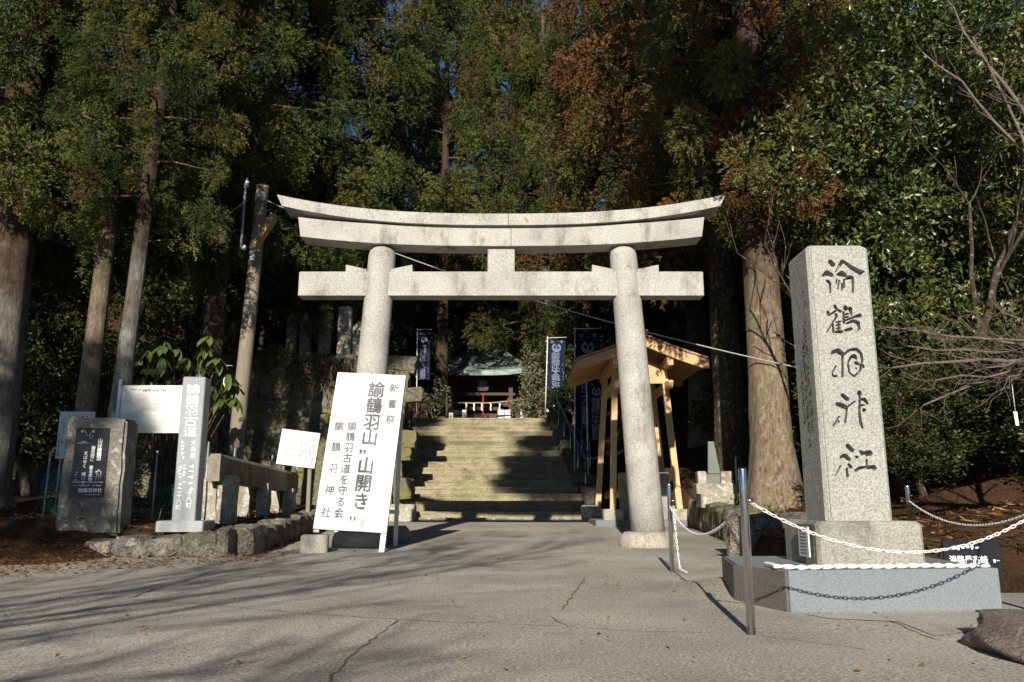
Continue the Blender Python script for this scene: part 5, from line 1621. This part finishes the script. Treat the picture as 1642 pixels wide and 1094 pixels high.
cedar('tall cedar deep in the wood at the right', 8.6, 21, 0.4, 22, 1, 2.0, 'bark_dark', dz=0.5)
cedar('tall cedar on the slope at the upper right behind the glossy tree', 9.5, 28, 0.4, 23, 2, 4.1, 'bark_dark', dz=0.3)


# ---------------------------------------------------------------- broadleaf crowns
def leaf_cloud(rng, lumps, n_clusters, per, size, aspect, palette, folded=False, updir=0.35, shell=0.35):
    """clusters of leaves through ellipsoid lumps; lumps: (cx,cy,cz,rx,ry,rz)"""
    lumps = np.array(lumps, dtype=float)
    wgt = (lumps[:, 3] * lumps[:, 4] + lumps[:, 4] * lumps[:, 5] + lumps[:, 3] * lumps[:, 5])
    pick = rng.choice(len(lumps), n_clusters, p=wgt / wgt.sum())
    d = unit(rng.normal(0, 1, (n_clusters, 3)))
    rad = 1 - shell * rng.random((n_clusters, 1)) ** 1.6
    rad *= 1 + 0.16 * np.sin(d[:, :1] * 7 + pick[:, None]) * np.cos(d[:, 2:3] * 6 + pick[:, None] * 2)
    c = lumps[pick, :3] + d * lumps[pick, 3:] * rad
    out = unit(d + np.array([0, 0, updir]))
    n = n_clusters * per
    cc = np.repeat(c, per, 0) + rng.normal(0, size * 0.55, (n, 3))
    ld = unit(np.repeat(out, per, 0) * 0.7 + rng.normal(0, 0.6, (n, 3)))
    side = unit(np.cross(ld, np.repeat(out, per, 0) + rng.normal(0, 0.5, (n, 3))))
    up = np.cross(side, ld)
    L = size * rng.uniform(0.6, 1.25, (n, 1))
    w = L * aspect * rng.uniform(0.8, 1.2, (n, 1))
    col = palette[rng.integers(0, len(palette), n_clusters)]
    tint = np.repeat(col, per, 0) * rng.uniform(0.6, 1.4, (n, 1))
    if folded:
        mid = cc + ld * L * 0.45
        tip = cc + ld * L - up * L * 0.12
        v = np.stack([cc, mid + side * w * 0.5 + up * w * 0.15, tip, mid - side * w * 0.5 + up * w * 0.15, mid], 1).reshape(-1, 3)
        return v, tint, 5, [(0, 1, 4), (1, 2, 4), (2, 3, 4), (3, 0, 4)]
    mid = cc + ld * L * 0.5
    v = np.stack([cc, mid + side * w * 0.5, cc + ld * L, mid - side * w * 0.5], 1).reshape(-1, 3)
    return v, tint, 4, None


def lumpy(rng, n, c, R, r, flat=0.8):
    out = []
    for i in range(n):
        d = rng.normal(0, 1, 3)
        d /= np.linalg.norm(d)
        p = np.array(c) + d * np.array(R) * rng.uniform(0.45, 1.0)
        q = r * rng.uniform(0.6, 1.2)
        out.append((*p, q, q, q * flat))
    return out


OAK = np.array([(0.055, 0.085, 0.020), (0.075, 0.105, 0.024), (0.10, 0.118, 0.026), (0.045, 0.068, 0.022), (0.125, 0.12, 0.028)])
YEL = np.array([(0.11, 0.10, 0.02), (0.09, 0.105, 0.022), (0.06, 0.085, 0.018), (0.13, 0.105, 0.025)])


def branch_tree(mb, rng, p, d, L, r, depth, spread=0.6, up=0.15, kids=(2, 4), wander=0.12, min_r=0.004, seg=5, shrink=0.62):
    p = np.array(p, float)
    d = unit(np.array(d, float))
    pts = [p.copy()]
    dirs_ = [d.copy()]
    for i in range(seg):
        d = unit(d + rng.normal(0, wander, 3) + np.array([0, 0, up * 0.3]))
        p = p + d * L / seg
        pts.append(p.copy())
        dirs_.append(d.copy())
    radii = [max(min_r, r * (1 - 0.5 * i / seg)) for i in range(seg + 1)]
    if depth == 0: radii[-1] = min_r * 0.5
    mb.tube([tuple(q) for q in pts], radii, 6 if r > 0.03 else 4, cap=False)
    if depth <= 0: return
    k = rng.integers(kids[0], kids[1] + 1)
    for j in range(k):
        t = rng.integers(2, seg + 1) if j else seg
        nd = unit(dirs_[t] + rng.normal(0, spread, 3) * np.array([1, 1, 0.7]) + np.array([0, 0, up]))
        branch_tree(mb, rng, pts[t], nd, L * shrink * rng.uniform(0.7, 1.15), radii[t] * rng.uniform(0.5, 0.75), depth - 1, spread, up, kids, wander, min_r, seg, shrink)


# glossy evergreen trees at the right
def glossy_tree(label, base, lumps, n_clusters, size, seed, stems, palette, per=9):
    rng = np.random.default_rng(seed)
    t = thing('evergreen_tree', label, 'evergreen tree', base, 0, 'glossy evergreens at the right')
    v, tint, k, fo = leaf_cloud(rng, [(a - base[0], b - base[1], c - base[2], e, f, g_) for a, b, c, e, f, g_ in lumps], n_clusters, per, size, 0.42, palette, True)
    np_mesh('crown', v, k, M['leaf'], t, tint, False, fo)
    mb = MB()
    for (dx, dy, r, L, d) in stems:
        branch_tree(mb, rng, (dx, dy, -0.2), d, L, r, 3, 0.5, 0.25, (2, 3), 0.10, 0.008, 6, 0.6)
    mb.build('trunk', M['bark_dark'], t, recalc=False)
    return t


rngL = np.random.default_rng(77)
L1 = lumpy(rngL, 30, (7.0, 12.6, 6.7), (2.5, 1.5, 3.0), 0.95) + [(5.6, 12.0, 4.0, 1.0, 0.9, 0.9), (6.2, 11.6, 3.2, 0.9, 0.8, 0.7), (7.4, 11.6, 3.4, 1.1, 0.8, 0.9), (6.6, 12.6, 2.2, 1.1, 0.8, 0.7), (7.8, 12.2, 2.0, 1.1, 0.8, 0.8), (5.6, 13.2, 2.6, 0.8, 0.7, 0.8)]
glossy_tree('dense glossy-leaved evergreen tree rising behind the tall monument', (6.1, 11.2, terrain(6.1, 11.2)), L1, 8400, 0.105, 31,
            [(0, 0, 0.09, 3.4, (0.1, 0.05, 1)), (-0.5, 0.2, 0.07, 3.0, (-0.3, 0.1, 1)), (0.5, 0.1, 0.06, 3.0, (0.45, 0, 1)), (-0.2, 0.6, 0.05, 2.6, (-0.1, 0.3, 1))], OAK)
L2 = lumpy(rngL, 20, (9.6, 12.5, 6.4), (2.2, 1.6, 3.0), 1.1)
glossy_tree('yellow-green evergreen tree filling the right edge above the chains', (9.4, 12.4, terrain(9.4, 12.4)), L2, 5600, 0.115, 32,
            [(0, 0, 0.16, 3.8, (-0.1, 0.0, 1)), (0.4, 0.4, 0.12, 3.4, (0.3, 0.2, 1))], np.vstack([OAK[1:3], YEL]))
L3 = lumpy(rngL, 14, (4.9, 16.0, 5.6), (1.0, 1.2, 2.0), 0.8)

# broadleaf trees far behind, shared crowns
FAR = []
for s in range(3):
    rng = np.random.default_rng(100 + s)
    lumps = lumpy(rng, 22, (0, 0, 5.2), (2.6, 2.6, 3.0), 1.35) + lumpy(rng, 8, (0, 0, 2.4), (2.3, 2.3, 0.8), 1.1)
    v, tint, k, fo = leaf_cloud(rng, lumps, 3400, 7, 0.17, 0.5, (np.vstack([OAK, YEL[1:3]]) if s else OAK) * 0.58, False, 0.3, 0.5)
    cr = np_mesh('crown', v, k, M['leaf_far'], None, tint)
    mb = MB()
    branch_tree(mb, rng, (0, 0, -0.3), (0.05, 0, 1), 3.2, 0.2, 3, 0.55, 0.25, (3, 4), 0.1, 0.012, 5, 0.62)
    tr = mb.build('trunk', M['bark_dark'], None, recalc=False)
    FAR.append((cr.data, tr.data))
    bpy.data.objects.remove(cr)
    bpy.data.objects.remove(tr)


def far_tree(label, x, y, sc, variant, rot, group='trees in the wood behind the shrine', z=None, sz=1.0):
    t = thing('broadleaf_tree', label, 'tree', (x, y, terrain(x, y) if z is None else z), rot, group)
    for nm, me in zip(('crown', 'trunk'), FAR[variant]):
        o = link(bpy.data.objects.new(nm, me), t)
        o.scale = (sc, sc, sc * sz)
    return t


HILL = 'broadleaf evergreen in the dense wood on the slope behind the shrine'
rd = random.Random(9)
spots = []
for row, (y, n, x0, x1) in enumerate(((37, 4, -22, -9), (37, 4, 8, 21), (47, 8, -17, 15), (54, 9, -22, 21), (62, 9, -27, 26), (71, 8, -30, 30))):
    for i in range(n):
        spots.append((x0 + (x1 - x0) * (i + rd.uniform(0.2, 0.8)) / n, y + rd.uniform(-2, 2), rd.uniform(0.95, 1.35)))
for i, (x, y, s) in enumerate(spots):
    far_tree(HILL, x, y, s, i % 3, rd.uniform(0, 6.28), 'broadleaf trees on the slope behind the shrine', sz=rd.uniform(1.0, 1.3))
far_tree('olive-leaved tree leaning over the right side of the shrine roof', 2.6, 33.5, 0.72, 1, 0.4, z=3.6)
far_tree('dense tree left of the shrine hall behind the narrow banner', -8.6, 35.5, 0.95, 2, 1.2, z=4.4)
far_tree('dark tree between the pavilion and the shrine hall', 4.6, 33.0, 1.0, 0, 2.2, z=4.0)
far_tree('dark evergreen behind the utility pole on the left slope', -9.6, 29.5, 1.0, 0, 4.0)
far_tree('olive tree above the tall wall left of the torii', -8.2, 25.2, 0.62, 1, 5.2)
far_tree('dark evergreen far left behind the cedar pair', -14.5, 24.0, 1.1, 2, 0.9)
far_tree('shaded evergreen low behind the left cedars', -11.2, 18.8, 0.6, 0, 3.3)
far_tree('shaded evergreen behind the stone altar on the right bank', 6.6, 20.0, 0.8, 2, 2.0)
far_tree('shaded evergreen deep behind the tall monument', 9.8, 17.5, 0.9, 0, 1.0)
far_tree('shaded evergreen at the right behind the bare cherry branches', 12.5, 13.5, 0.9, 1, 2.7)
far_tree('dark evergreen between the right cedars', 7.4, 27.0, 1.0, 0, 0.2)
far_tree('broad dark tree left of the stairs above the fence posts', -6.2, 30.5, 0.8, 0, 2.9, z=4.9)
for (x, y, s_, lb_) in ((5.3, 10.4, 0.30, 'low dark shrub behind the steel post near the monument'), (6.4, 9.6, 0.36, 'low dark shrub on the right bank under the bare twigs'), (7.6, 9.6, 0.42, 'dark shrub at the right edge above the chain'), (6.2, 12.4, 0.45, 'dark understorey shrub behind the glossy evergreen stems'), (8.4, 11.2, 0.5, 'dark understorey shrub at the far right of the bank')):
    far_tree(lb_, x, y, s_, 0, x * 3, 'shrubs on the right bank', sz=0.75)
# slim conifer shrub lit green behind the left column
def small_shrub(name, label, cat, base, lumps, n, per, size, palette, seed, aspect=0.3, mat='leaf_far', stems=3):
    rng = np.random.default_rng(seed)
    t = thing(name, label, cat, base)
    v, tint, k, fo = leaf_cloud(rng, lumps, n, per, size, aspect, palette, False, 0.5, 0.7)
    np_mesh('foliage', v, k, M[mat], t, tint)
    mb = MB()
    for s in range(stems): branch_tree(mb, rng, (rng.normal(0, .1), rng.normal(0, .1), -0.1), (rng.normal(0, .3), rng.normal(0, .3), 1), max(l[2] for l in lumps) * 0.55, 0.03, 2, 0.5, 0.2, (2, 3), 0.12, 0.006, 4, 0.6)
    mb.build('stem', M['bark_dark'], t, recalc=False)
    return t


BRT = np.array([(0.14, 0.17, 0.02), (0.11, 0.15, 0.02), (0.08, 0.12, 0.02)])
p = at(552, 470, 25.5)
small_shrub('conifer_shrub', 'bright yellow-green conifer behind the left torii column', 'shrub', (p.x, p.y, p.z - 2.2), [(0, 0, 1.5, 0.62, 0.5, 1.5), (0.05, 0, 2.9, 0.42, 0.4, 1.2), (-0.1, 0, 3.8, 0.25, 0.25, 0.8)], 900, 6, 0.16, BRT, 5)
p = at(498, 430, 26)
small_shrub('conifer_shrub', 'slim yellow-green conifer under the left end of the tie beam', 'shrub', (p.x, p.y, p.z - 2.6), [(0, 0, 1.4, 0.4, 0.4, 1.5), (0, 0, 3.0, 0.28, 0.28, 1.2)], 500, 6, 0.15, BRT, 6)
p = at(850, 640, 31.5)
small_shrub('leafy_bush', 'pale dusty-leaved bush right of the shrine hall steps', 'bush', (p.x, p.y, 3.6), [(0, 0, 1.0, 0.45, 0.4, 0.9), (0.1, 0, 1.9, 0.5, 0.4, 0.7), (-0.3, 0, 0.8, 0.5, 0.4, 0.4), (0.0, 0, 2.7, 0.35, 0.3, 0.6)], 420, 6, 0.13, np.array([(0.16, 0.16, 0.09), (0.1, 0.115, 0.05), (0.2, 0.19, 0.12)]), 7, 0.45)
p = at(690, 640, 30.5)
small_shrub('leafy_bush', 'thin dry bush at the foot of the slim grey trunk', 'bush', (p.x, p.y, 3.6), [(0, 0, 0.8, 0.5, 0.4, 0.7), (0.3, 0, 1.2, 0.4, 0.3, 0.5)], 140, 5, 0.12, np.array([(0.12, 0.11, 0.06), (0.06, 0.075, 0.03)]), 8, 0.45)
# creeper along the top of the tall wall
rng = np.random.default_rng(15)
lumps = []
for i in range(16):
    x = -7.6 + i * 0.29
    lumps.append((x, 22.0 + rng.normal(0, .1), 4.55 + rng.normal(0, .1) - 0.02 * i, 0.36, 0.4, 0.28))
for i in range(7): lumps.append((-5.8 + i * 0.38, 21.75, 4.2 - rng.random() * 0.3, 0.3, 0.25, 0.3))
CRP = np.array([(0.12, 0.13, 0.025), (0.16, 0.145, 0.03), (0.09, 0.105, 0.022), (0.19, 0.12, 0.06), (0.15, 0.10, 0.06)])
v, tint, k, fo = leaf_cloud(rng, lumps, 2200, 5, 0.085, 0.5, CRP, False, 0.4, 0.8)
cp_ = thing('creeper', 'sunlit yellow-green creeper spilling over the top of the tall wall', 'creeper', (-6, 22.3, 4.5))
o = np_mesh('foliage', v - np.array([-6, 22.3, 4.5]), k, M['leaf_far'], cp_, tint)
mb = MB()
for i in range(70):
    x = -6.4 + rng.random() * 2.9
    z0_ = 4.5 + rng.normal(0, .12)
    L = rng.uniform(0.25, 1.5)
    pts = [(x + 6 + 0.12 * math.sin(j * 1.3 + i) * j / 3, 21.5 - 22.3 - 0.05 * (4 - j) / 4, z0_ - 4.5 - L * j / 4) for j in range(5)]
    mb.tube(pts, 0.008, 4, cap=False)
mb.build('hanging_twigs', M['twig'], cp_, recalc=False)

# rhododendron with drooping whorls of large leaves
rh = thing('rhododendron', 'rhododendron shrub with drooping whorls of long leaves left of the utility pole', 'shrub', (-6.35, 14.6, 0.45))
def rleaf(seed):
    mb = MB()
    n = 5
    vs, fs = [], []
    for i in range(n + 1):
        t = i / n
        w = 0.042 * math.sin(PI * min(0.98, t * 0.92 + 0.06)) ** 0.8
        zc = -0.06 * t * t
        vs += [(t * 0.21, -w, zc + 0.006), (t * 0.21, 0, zc - 0.006), (t * 0.21, w, zc + 0.006)]
    for i in range(n):
        for j in range(2): fs.append((i * 3 + j, i * 3 + j + 1, (i + 1) * 3 + j + 1, (i + 1) * 3 + j))
    mb.add(vs, fs, True)
    m, nt_, b_ = new_mat('rhododendron_leaf', 0.3, 0.5)
    oi = N(nt_, 'ShaderNodeObjectInfo')
    nt_.links.new(mix(nt_, oi.outputs['Random'], (0.045, 0.075, 0.018), (0.11, 0.135, 0.035)), b_.inputs['Base Color'])
    o = mb.build('leaf', m, None, recalc=False)
    me = o.data
    bpy.data.objects.remove(o)
    return me
RL = rleaf(0)
rng = np.random.default_rng(3)
mb = MB()
for i in range(30):
    px, py = 215 + 165 * rng.random(), 530 + 120 * rng.random()
    if i < 14: px, py = [(262, 545), (285, 560), (335, 540), (330, 560), (300, 575), (350, 575), (365, 600), (320, 590), (245, 590), (225, 600), (340, 620), (355, 640), (265, 600), (300, 605)][i]
    if py > 610 and px < 300: py -= 60
    c = at(px, py, 14.3 + rng.random() * 0.9)
    c = np.array(c)
    tip = c - np.array(rh.location)
    mb.tube([(0.02 * i % 0.2, 0.0, 0), (tip[0] * 0.55, tip[1] * 0.5, tip[2] * 0.5), tuple(tip)], [0.02, 0.013, 0.008], 5, cap=False)
    nL = rng.integers(7, 10)
    for k in range(nL):
        az = 2 * PI * k / nL + rng.uniform(-0.25, 0.25)
        pit = rng.uniform(0.25, 1.15)
        o = bpy.data.objects.new('leaf', RL)
        s = rng.uniform(1.2, 1.75)
        o.scale = (s, s, s)
        o.location = tip
        o.rotation_euler = (0, pit, az)
        link(o, rh)
mb.build('stem', M['bark_dark'], rh, recalc=False)

# bare cherry tree reaching in from the right
rng = np.random.default_rng(44)
ct = thing('cherry_tree', 'bare cherry tree whose leafless twigs reach in from the right edge', 'bare tree', (5.9, 7.4, 0.3))
mb = MB()
trk = [(5.9, 7.4, 0.0), (5.85, 7.35, 0.9), (5.6, 7.2, 1.6), (5.3, 7.05, 1.9)]
MB().tube([(a - 5.9, b - 7.4, c - 0.3) for a, b, c in trk] , [0.17, 0.14, 0.11, 0.09], 10).build('trunk', M['twig'], ct)
def limb(px0, py0, Y0, px1, py1, Y1, r, depth=3, kids=(3, 4), start=None, L=0.55, spread=0.5):
    a = np.array(start if start else at(px0, py0, Y0))
    b = np.array(at(px1, py1, Y1))
    k = 7
    pts = [a + (b - a) * i / k + rng.normal(0, 0.025, 3) * (0 < i < k) + np.array([0, 0, 0.05 * math.sin(PI * i / k)]) for i in range(k + 1)]
    mb.tube([tuple(q - np.array(ct.location)) for q in pts], [r * (1 - 0.75 * i / k) + 0.003 for i in range(k + 1)], 6, cap=False)
    d = unit(b - a)
    for i in range(1, k + 1):
        for _ in range(rng.integers(2, 4)):
            nd = unit(d + rng.normal(0, spread, 3))
            branch_tree(mb, rng, pts[i] - np.array(ct.location), nd, L * rng.uniform(0.4, 0.9) * (1.1 - 0.5 * i / k), (r * (1 - 0.75 * i / k) + 0.002) * 0.4, depth - 2, 0.5, 0.1, (2, 3), 0.18, 0.0022, 4, 0.6)
hub = (5.3, 7.05, 1.9)
limb(1760, 640, 7.0, 1430, 590, 6.5, 0.024, start=hub)
limb(1720, 640, 7.0, 1420, 525, 6.8, 0.02, start=hub)
limb(1720, 640, 7.0, 1480, 650, 6.4, 0.017, start=hub)
limb(1720, 640, 7.0, 1605, 500, 7.2, 0.014, start=hub, L=0.25)
up2 = at(1760, 470, 7.4)
limb(0, 0, 0, 1760, 470, 7.4, 0.045, start=hub, depth=1)
limb(0, 0, 0, 1560, 60, 7.6, 0.022, start=tuple(up2), depth=2)
limb(0, 0, 0, 1500, -20, 7.6, 0.022, start=tuple(at(1690, 260, 7.5)), depth=2)
limb(0, 0, 0, 1480, 85, 7.8, 0.017, start=tuple(at(1690, 290, 7.5)), depth=2)
limb(0, 0, 0, 1690, 260, 7.5, 0.035, start=tuple(up2), depth=1)
limb(0, 0, 0, 1455, 555, 6.9, 0.016, start=hub)
limb(0, 0, 0, 1500, 610, 6.3, 0.014, start=hub)
limb(0, 0, 0, 1540, 540, 6.6, 0.014, start=hub)
limb(0, 0, 0, 1580, 590, 6.2, 0.012, start=hub)
mb.build('branches', M['twig'], ct, recalc=False)
p = at(1628, 660, 6.8)
mb = MB().tube([(0, 0, 0), (0, 0, 0.3)], 0.003, 4)
mb.add([(-0.018, 0, 0), (0.018, 0.004, 0), (0.022, 0.006, -0.12), (-0.012, -0.004, -0.12)], [(0, 1, 2, 3)])
o = mb.build('paper_tag', M['cloth_tag'])
o.location = p
tag(o, 'small white paper fortune strip hanging from a bare twig', 'paper strip')

# ---------------------------------------------------------------- trees at the viewer's back that shade the place
rng = np.random.default_rng(52)
t = thing('cherry_tree', 'bare cherry tree at the viewer\'s back, its branch shadows striping the paving', 'bare tree', (-7.4, -7.4, 0))
mb = MB().tube([(0, 0, -0.2), (0.1, 0.05, 2.0), (0.4, 0.1, 3.7)], [0.22, 0.17, 0.13], 10)
for (dx, dy, dz, L, r) in ((1.0, 0.25, 0.28, 3.4, 0.085), (1.0, -0.1, 0.45, 3.8, 0.085), (0.8, 0.6, 0.5, 3.0, 0.07), (0.5, -0.3, 0.9, 3.2, 0.08), (1, 0.1, 0.12, 2.8, 0.06)):
    branch_tree(mb, rng, (0.4, 0.1, 3.7), (dx, dy, dz), L, r, 4, 0.42, 0.10, (3, 4), 0.08, 0.009, 5, 0.72)
mb.build('trunk', M['twig'], t, recalc=False)
BACK = 'cedars standing at the viewer\'s back'
# crown-only shade: cedars behind the viewer, their sprays high above the plaza
def back_cedar(label, x, y, r, H, variant, rot, scale, dz):
    t = thing('cedar_tree', label, 'cedar tree', (x, y, -0.2), 0, BACK)
    trunk_mb(r, H, (0, 0), 1.35, seed=x).build('trunk', M['bark_red'], t)
    for nm, me in zip(('crown', 'limbs'), CROWNS[variant]):
        o = link(bpy.data.objects.new(nm, me), t)
        o.rotation_euler = (0, 0, rot)
        o.scale = scale
        o.location = (0, 0, dz)


rng = np.random.default_rng(91)
bt = thing('broadleaf_tree', 'wide-limbed evergreen at the viewer\'s back shading the right half of the stairs', 'tree', (6.2, -9.2, -0.2))
lum = [(x_ - 6.2, dy_, z_ - 1.1, r_, 0.8, r_ * 0.8) for x_, dy_, z_, r_ in ((-3.4, 0, 18.3, 0.7), (-3.5, 0, 19.6, 0.6), (-2.4, 0, 18.0, 0.95), (-1.4, 0.3, 18.1, 1.0), (-2.7, 0, 19.3, 0.9), (-1.6, -0.3, 19.8, 1.0), (-3.0, 0.2, 21.0, 0.8), (-1.6, 0, 21.4, 1.0), (-2.2, 0, 22.8, 0.9), (-0.6, 0.2, 19.4, 0.9), (-0.8, 0.2, 22.8, 0.9), (-7.1, 0, 21.2, 0.7), (-7.4, 0.1, 23.0, 0.6), (0.6, 0, 21, 1.1), (1.6, 0, 19.8, 1.2))]
v, tint, k, fo = leaf_cloud(rng, lum, 6500, 7, 0.2, 0.5, OAK, False, 0.3, 0.95)
np_mesh('crown', v, k, M['leaf_far'], bt, tint)
mb = MB().tube([(0, 0, -0.2), (0.1, 0, 6), (-0.4, 0, 13), (-2.0, 0, 17.5)], [0.5, 0.4, 0.33, 0.22], 12)
for q in lum:
    mb.tube([(-2.0, 0, 17.5), ((q[0] - 2) * 0.5, q[1] * 0.5, 19.0 + 0.3 * (q[2] - 18)), q[:3]], [0.12, 0.07, 0.03], 6, cap=False)
mb.build('trunk', M['bark_dark'], bt, recalc=False)
back_cedar('low cedar at the viewer\'s back shading the right bank', 6.9, -6.0, 0.25, 13, 1, 0.4, (0.62, 0.62, 0.42), 3.2)
back_cedar('full cedar at the viewer\'s back shading the stele and the left trunks', -10.1, -6.0, 0.3, 14.5, 1, 1.0, (1, 1, 0.45), 3.6)
back_cedar('full cedar farther left at the viewer\'s back shading the left edge', -15.0, -3.0, 0.4, 24, 0, 2.0, (1, 1, 1), 1.5)

# ---------------------------------------------------------------- fallen cedar fronds
def litter(name, label, fn, n, seed, size, zf):
    rng = np.random.default_rng(seed)
    P5 = []
    while len(P5) < n:
        x, y = fn(rng)
        P5.append((x, y, zf(x, y) + rng.uniform(0.004, 0.03)))
    c = np.array(P5)
    az = rng.uniform(0, 2 * PI, n)
    d = np.stack([np.cos(az), np.sin(az), rng.normal(0, 0.22, n)], 1)
    s = np.stack([-np.sin(az), np.cos(az), rng.normal(0, 0.5, n)], 1)
    L = (size * rng.uniform(0.4, 1.5, n))[:, None]
    w = (0.009 * rng.uniform(0.5, 1.6, n))[:, None]
    v = np.stack([c, c + d * L * 0.5 + s * w, c + d * L, c + d * L * 0.5 - s * w], 1)
    v[:, :, 2] = np.maximum(v[:, :, 2], c[:, None, 2] - 0.003)
    pal = np.array([(0.20, 0.075, 0.028), (0.14, 0.055, 0.024), (0.25, 0.13, 0.06), (0.09, 0.05, 0.03), (0.28, 0.17, 0.09)])
    tint = pal[rng.integers(0, 5, n)] * rng.uniform(0.7, 1.2, (n, 1))
    o = np_mesh(name, v.reshape(-1, 3), 4, M['litter'], None, tint)
    return tag(o, label, kind='stuff')


def f_left(r):
    x = -8.5 + 5.6 * r.random() ** 1.1
    y = 7.3 + 3.9 * r.random()
    lim = -3.0 - 1.0 * max(0, 9.8 - y)
    while x > lim + 0.25 * r.normal():
        x = -8.5 + 5.6 * r.random() ** 1.1
    return x, y
litter('fallen_fronds', 'reddish fallen cedar fronds drifted on the paving before the stele', f_left, 6500, 1, 0.075, lambda x, y: max(plaza_z(x, y), terrain(x, y)))
litter('fallen_fronds', 'fallen cedar fronds on the shaded bank left of the path', lambda r: (-9 + 5.0 * r.random(), 10.9 + 8 * r.random()), 6000, 2, 0.13, lambda x, y: max(terrain(x, y), g(y)))
def f_right(r):
    while True:
        y = 5.9 + 12 * r.random() ** 1.2
        x = lerp_tab(RW, y) + 0.1 + 5.5 * r.random() ** 1.6
        return x, y
litter('fallen_fronds', 'rusty fallen cedar fronds covering the right bank around the big cedar', f_right, 13000, 3, 0.12, lambda x, y: terrain(x, y))
def f_edge(r):
    y = 10.5 + 9 * r.random()
    return (lerp_tab(LW, y) + abs(r.normal()) * 0.1 + 0.2, y) if r.random() < 0.5 else (lerp_tab(RW, y) - abs(r.normal()) * 0.16 - 0.12, y)
litter('fallen_fronds', 'brown fronds gathered along the foot of both low walls', f_edge, 1600, 4, 0.07, lambda x, y: plaza_z(x, y))
litter('fallen_fronds', 'scattered twigs and specks over the sunlit paving', lambda r: (-5 + 8.5 * r.random(), 3.6 + 8 * r.random()), 260, 5, 0.03, lambda x, y: plaza_z(x, y))
# low weeds along walls
rng = np.random.default_rng(66)
lumps = []
for i in range(26):
    y = 10.5 + 8 * rng.random()
    x = lerp_tab(RW, y) + rng.normal(0, .12)
    lumps.append((x, y, 0.42 + 0.03 * (y - 10) + rng.normal(0, .08), 0.14, 0.14, 0.12))
for i in range(12): lumps.append((-4.3 - 1.2 * rng.random(), 12.5 + 6 * rng.random(), 0.55, 0.16, 0.16, 0.14))
v, tint, k, fo = leaf_cloud(rng, lumps, 420, 6, 0.05, 0.35, np.array([(0.08, 0.12, 0.02), (0.12, 0.13, 0.025), (0.05, 0.08, 0.02)]), False, 0.6, 0.9)
tag(np_mesh('weeds', v, k, M['leaf_far'], None, tint), 'small weeds and ferns growing along the stone walls', kind='stuff')
# leafless undergrowth and dry stalks on the left bank
rng = np.random.default_rng(67)
mb = MB()
for i in range(60):
    x, y = -8 + 3.6 * rng.random(), 11.6 + 6 * rng.random()
    z = terrain(x, y)
    branch_tree(mb, rng, (x, y, z - 0.03), (rng.normal(0, .7), rng.normal(0, .7), 1), rng.uniform(0.15, 0.4), 0.005, 1, 0.6, 0.1, (2, 3), 0.2, 0.003, 3, 0.6)
tag(mb.build('dry_stalks', M['twig'], None, recalc=False), 'dry stalks standing on the left bank behind the stele', kind='stuff')
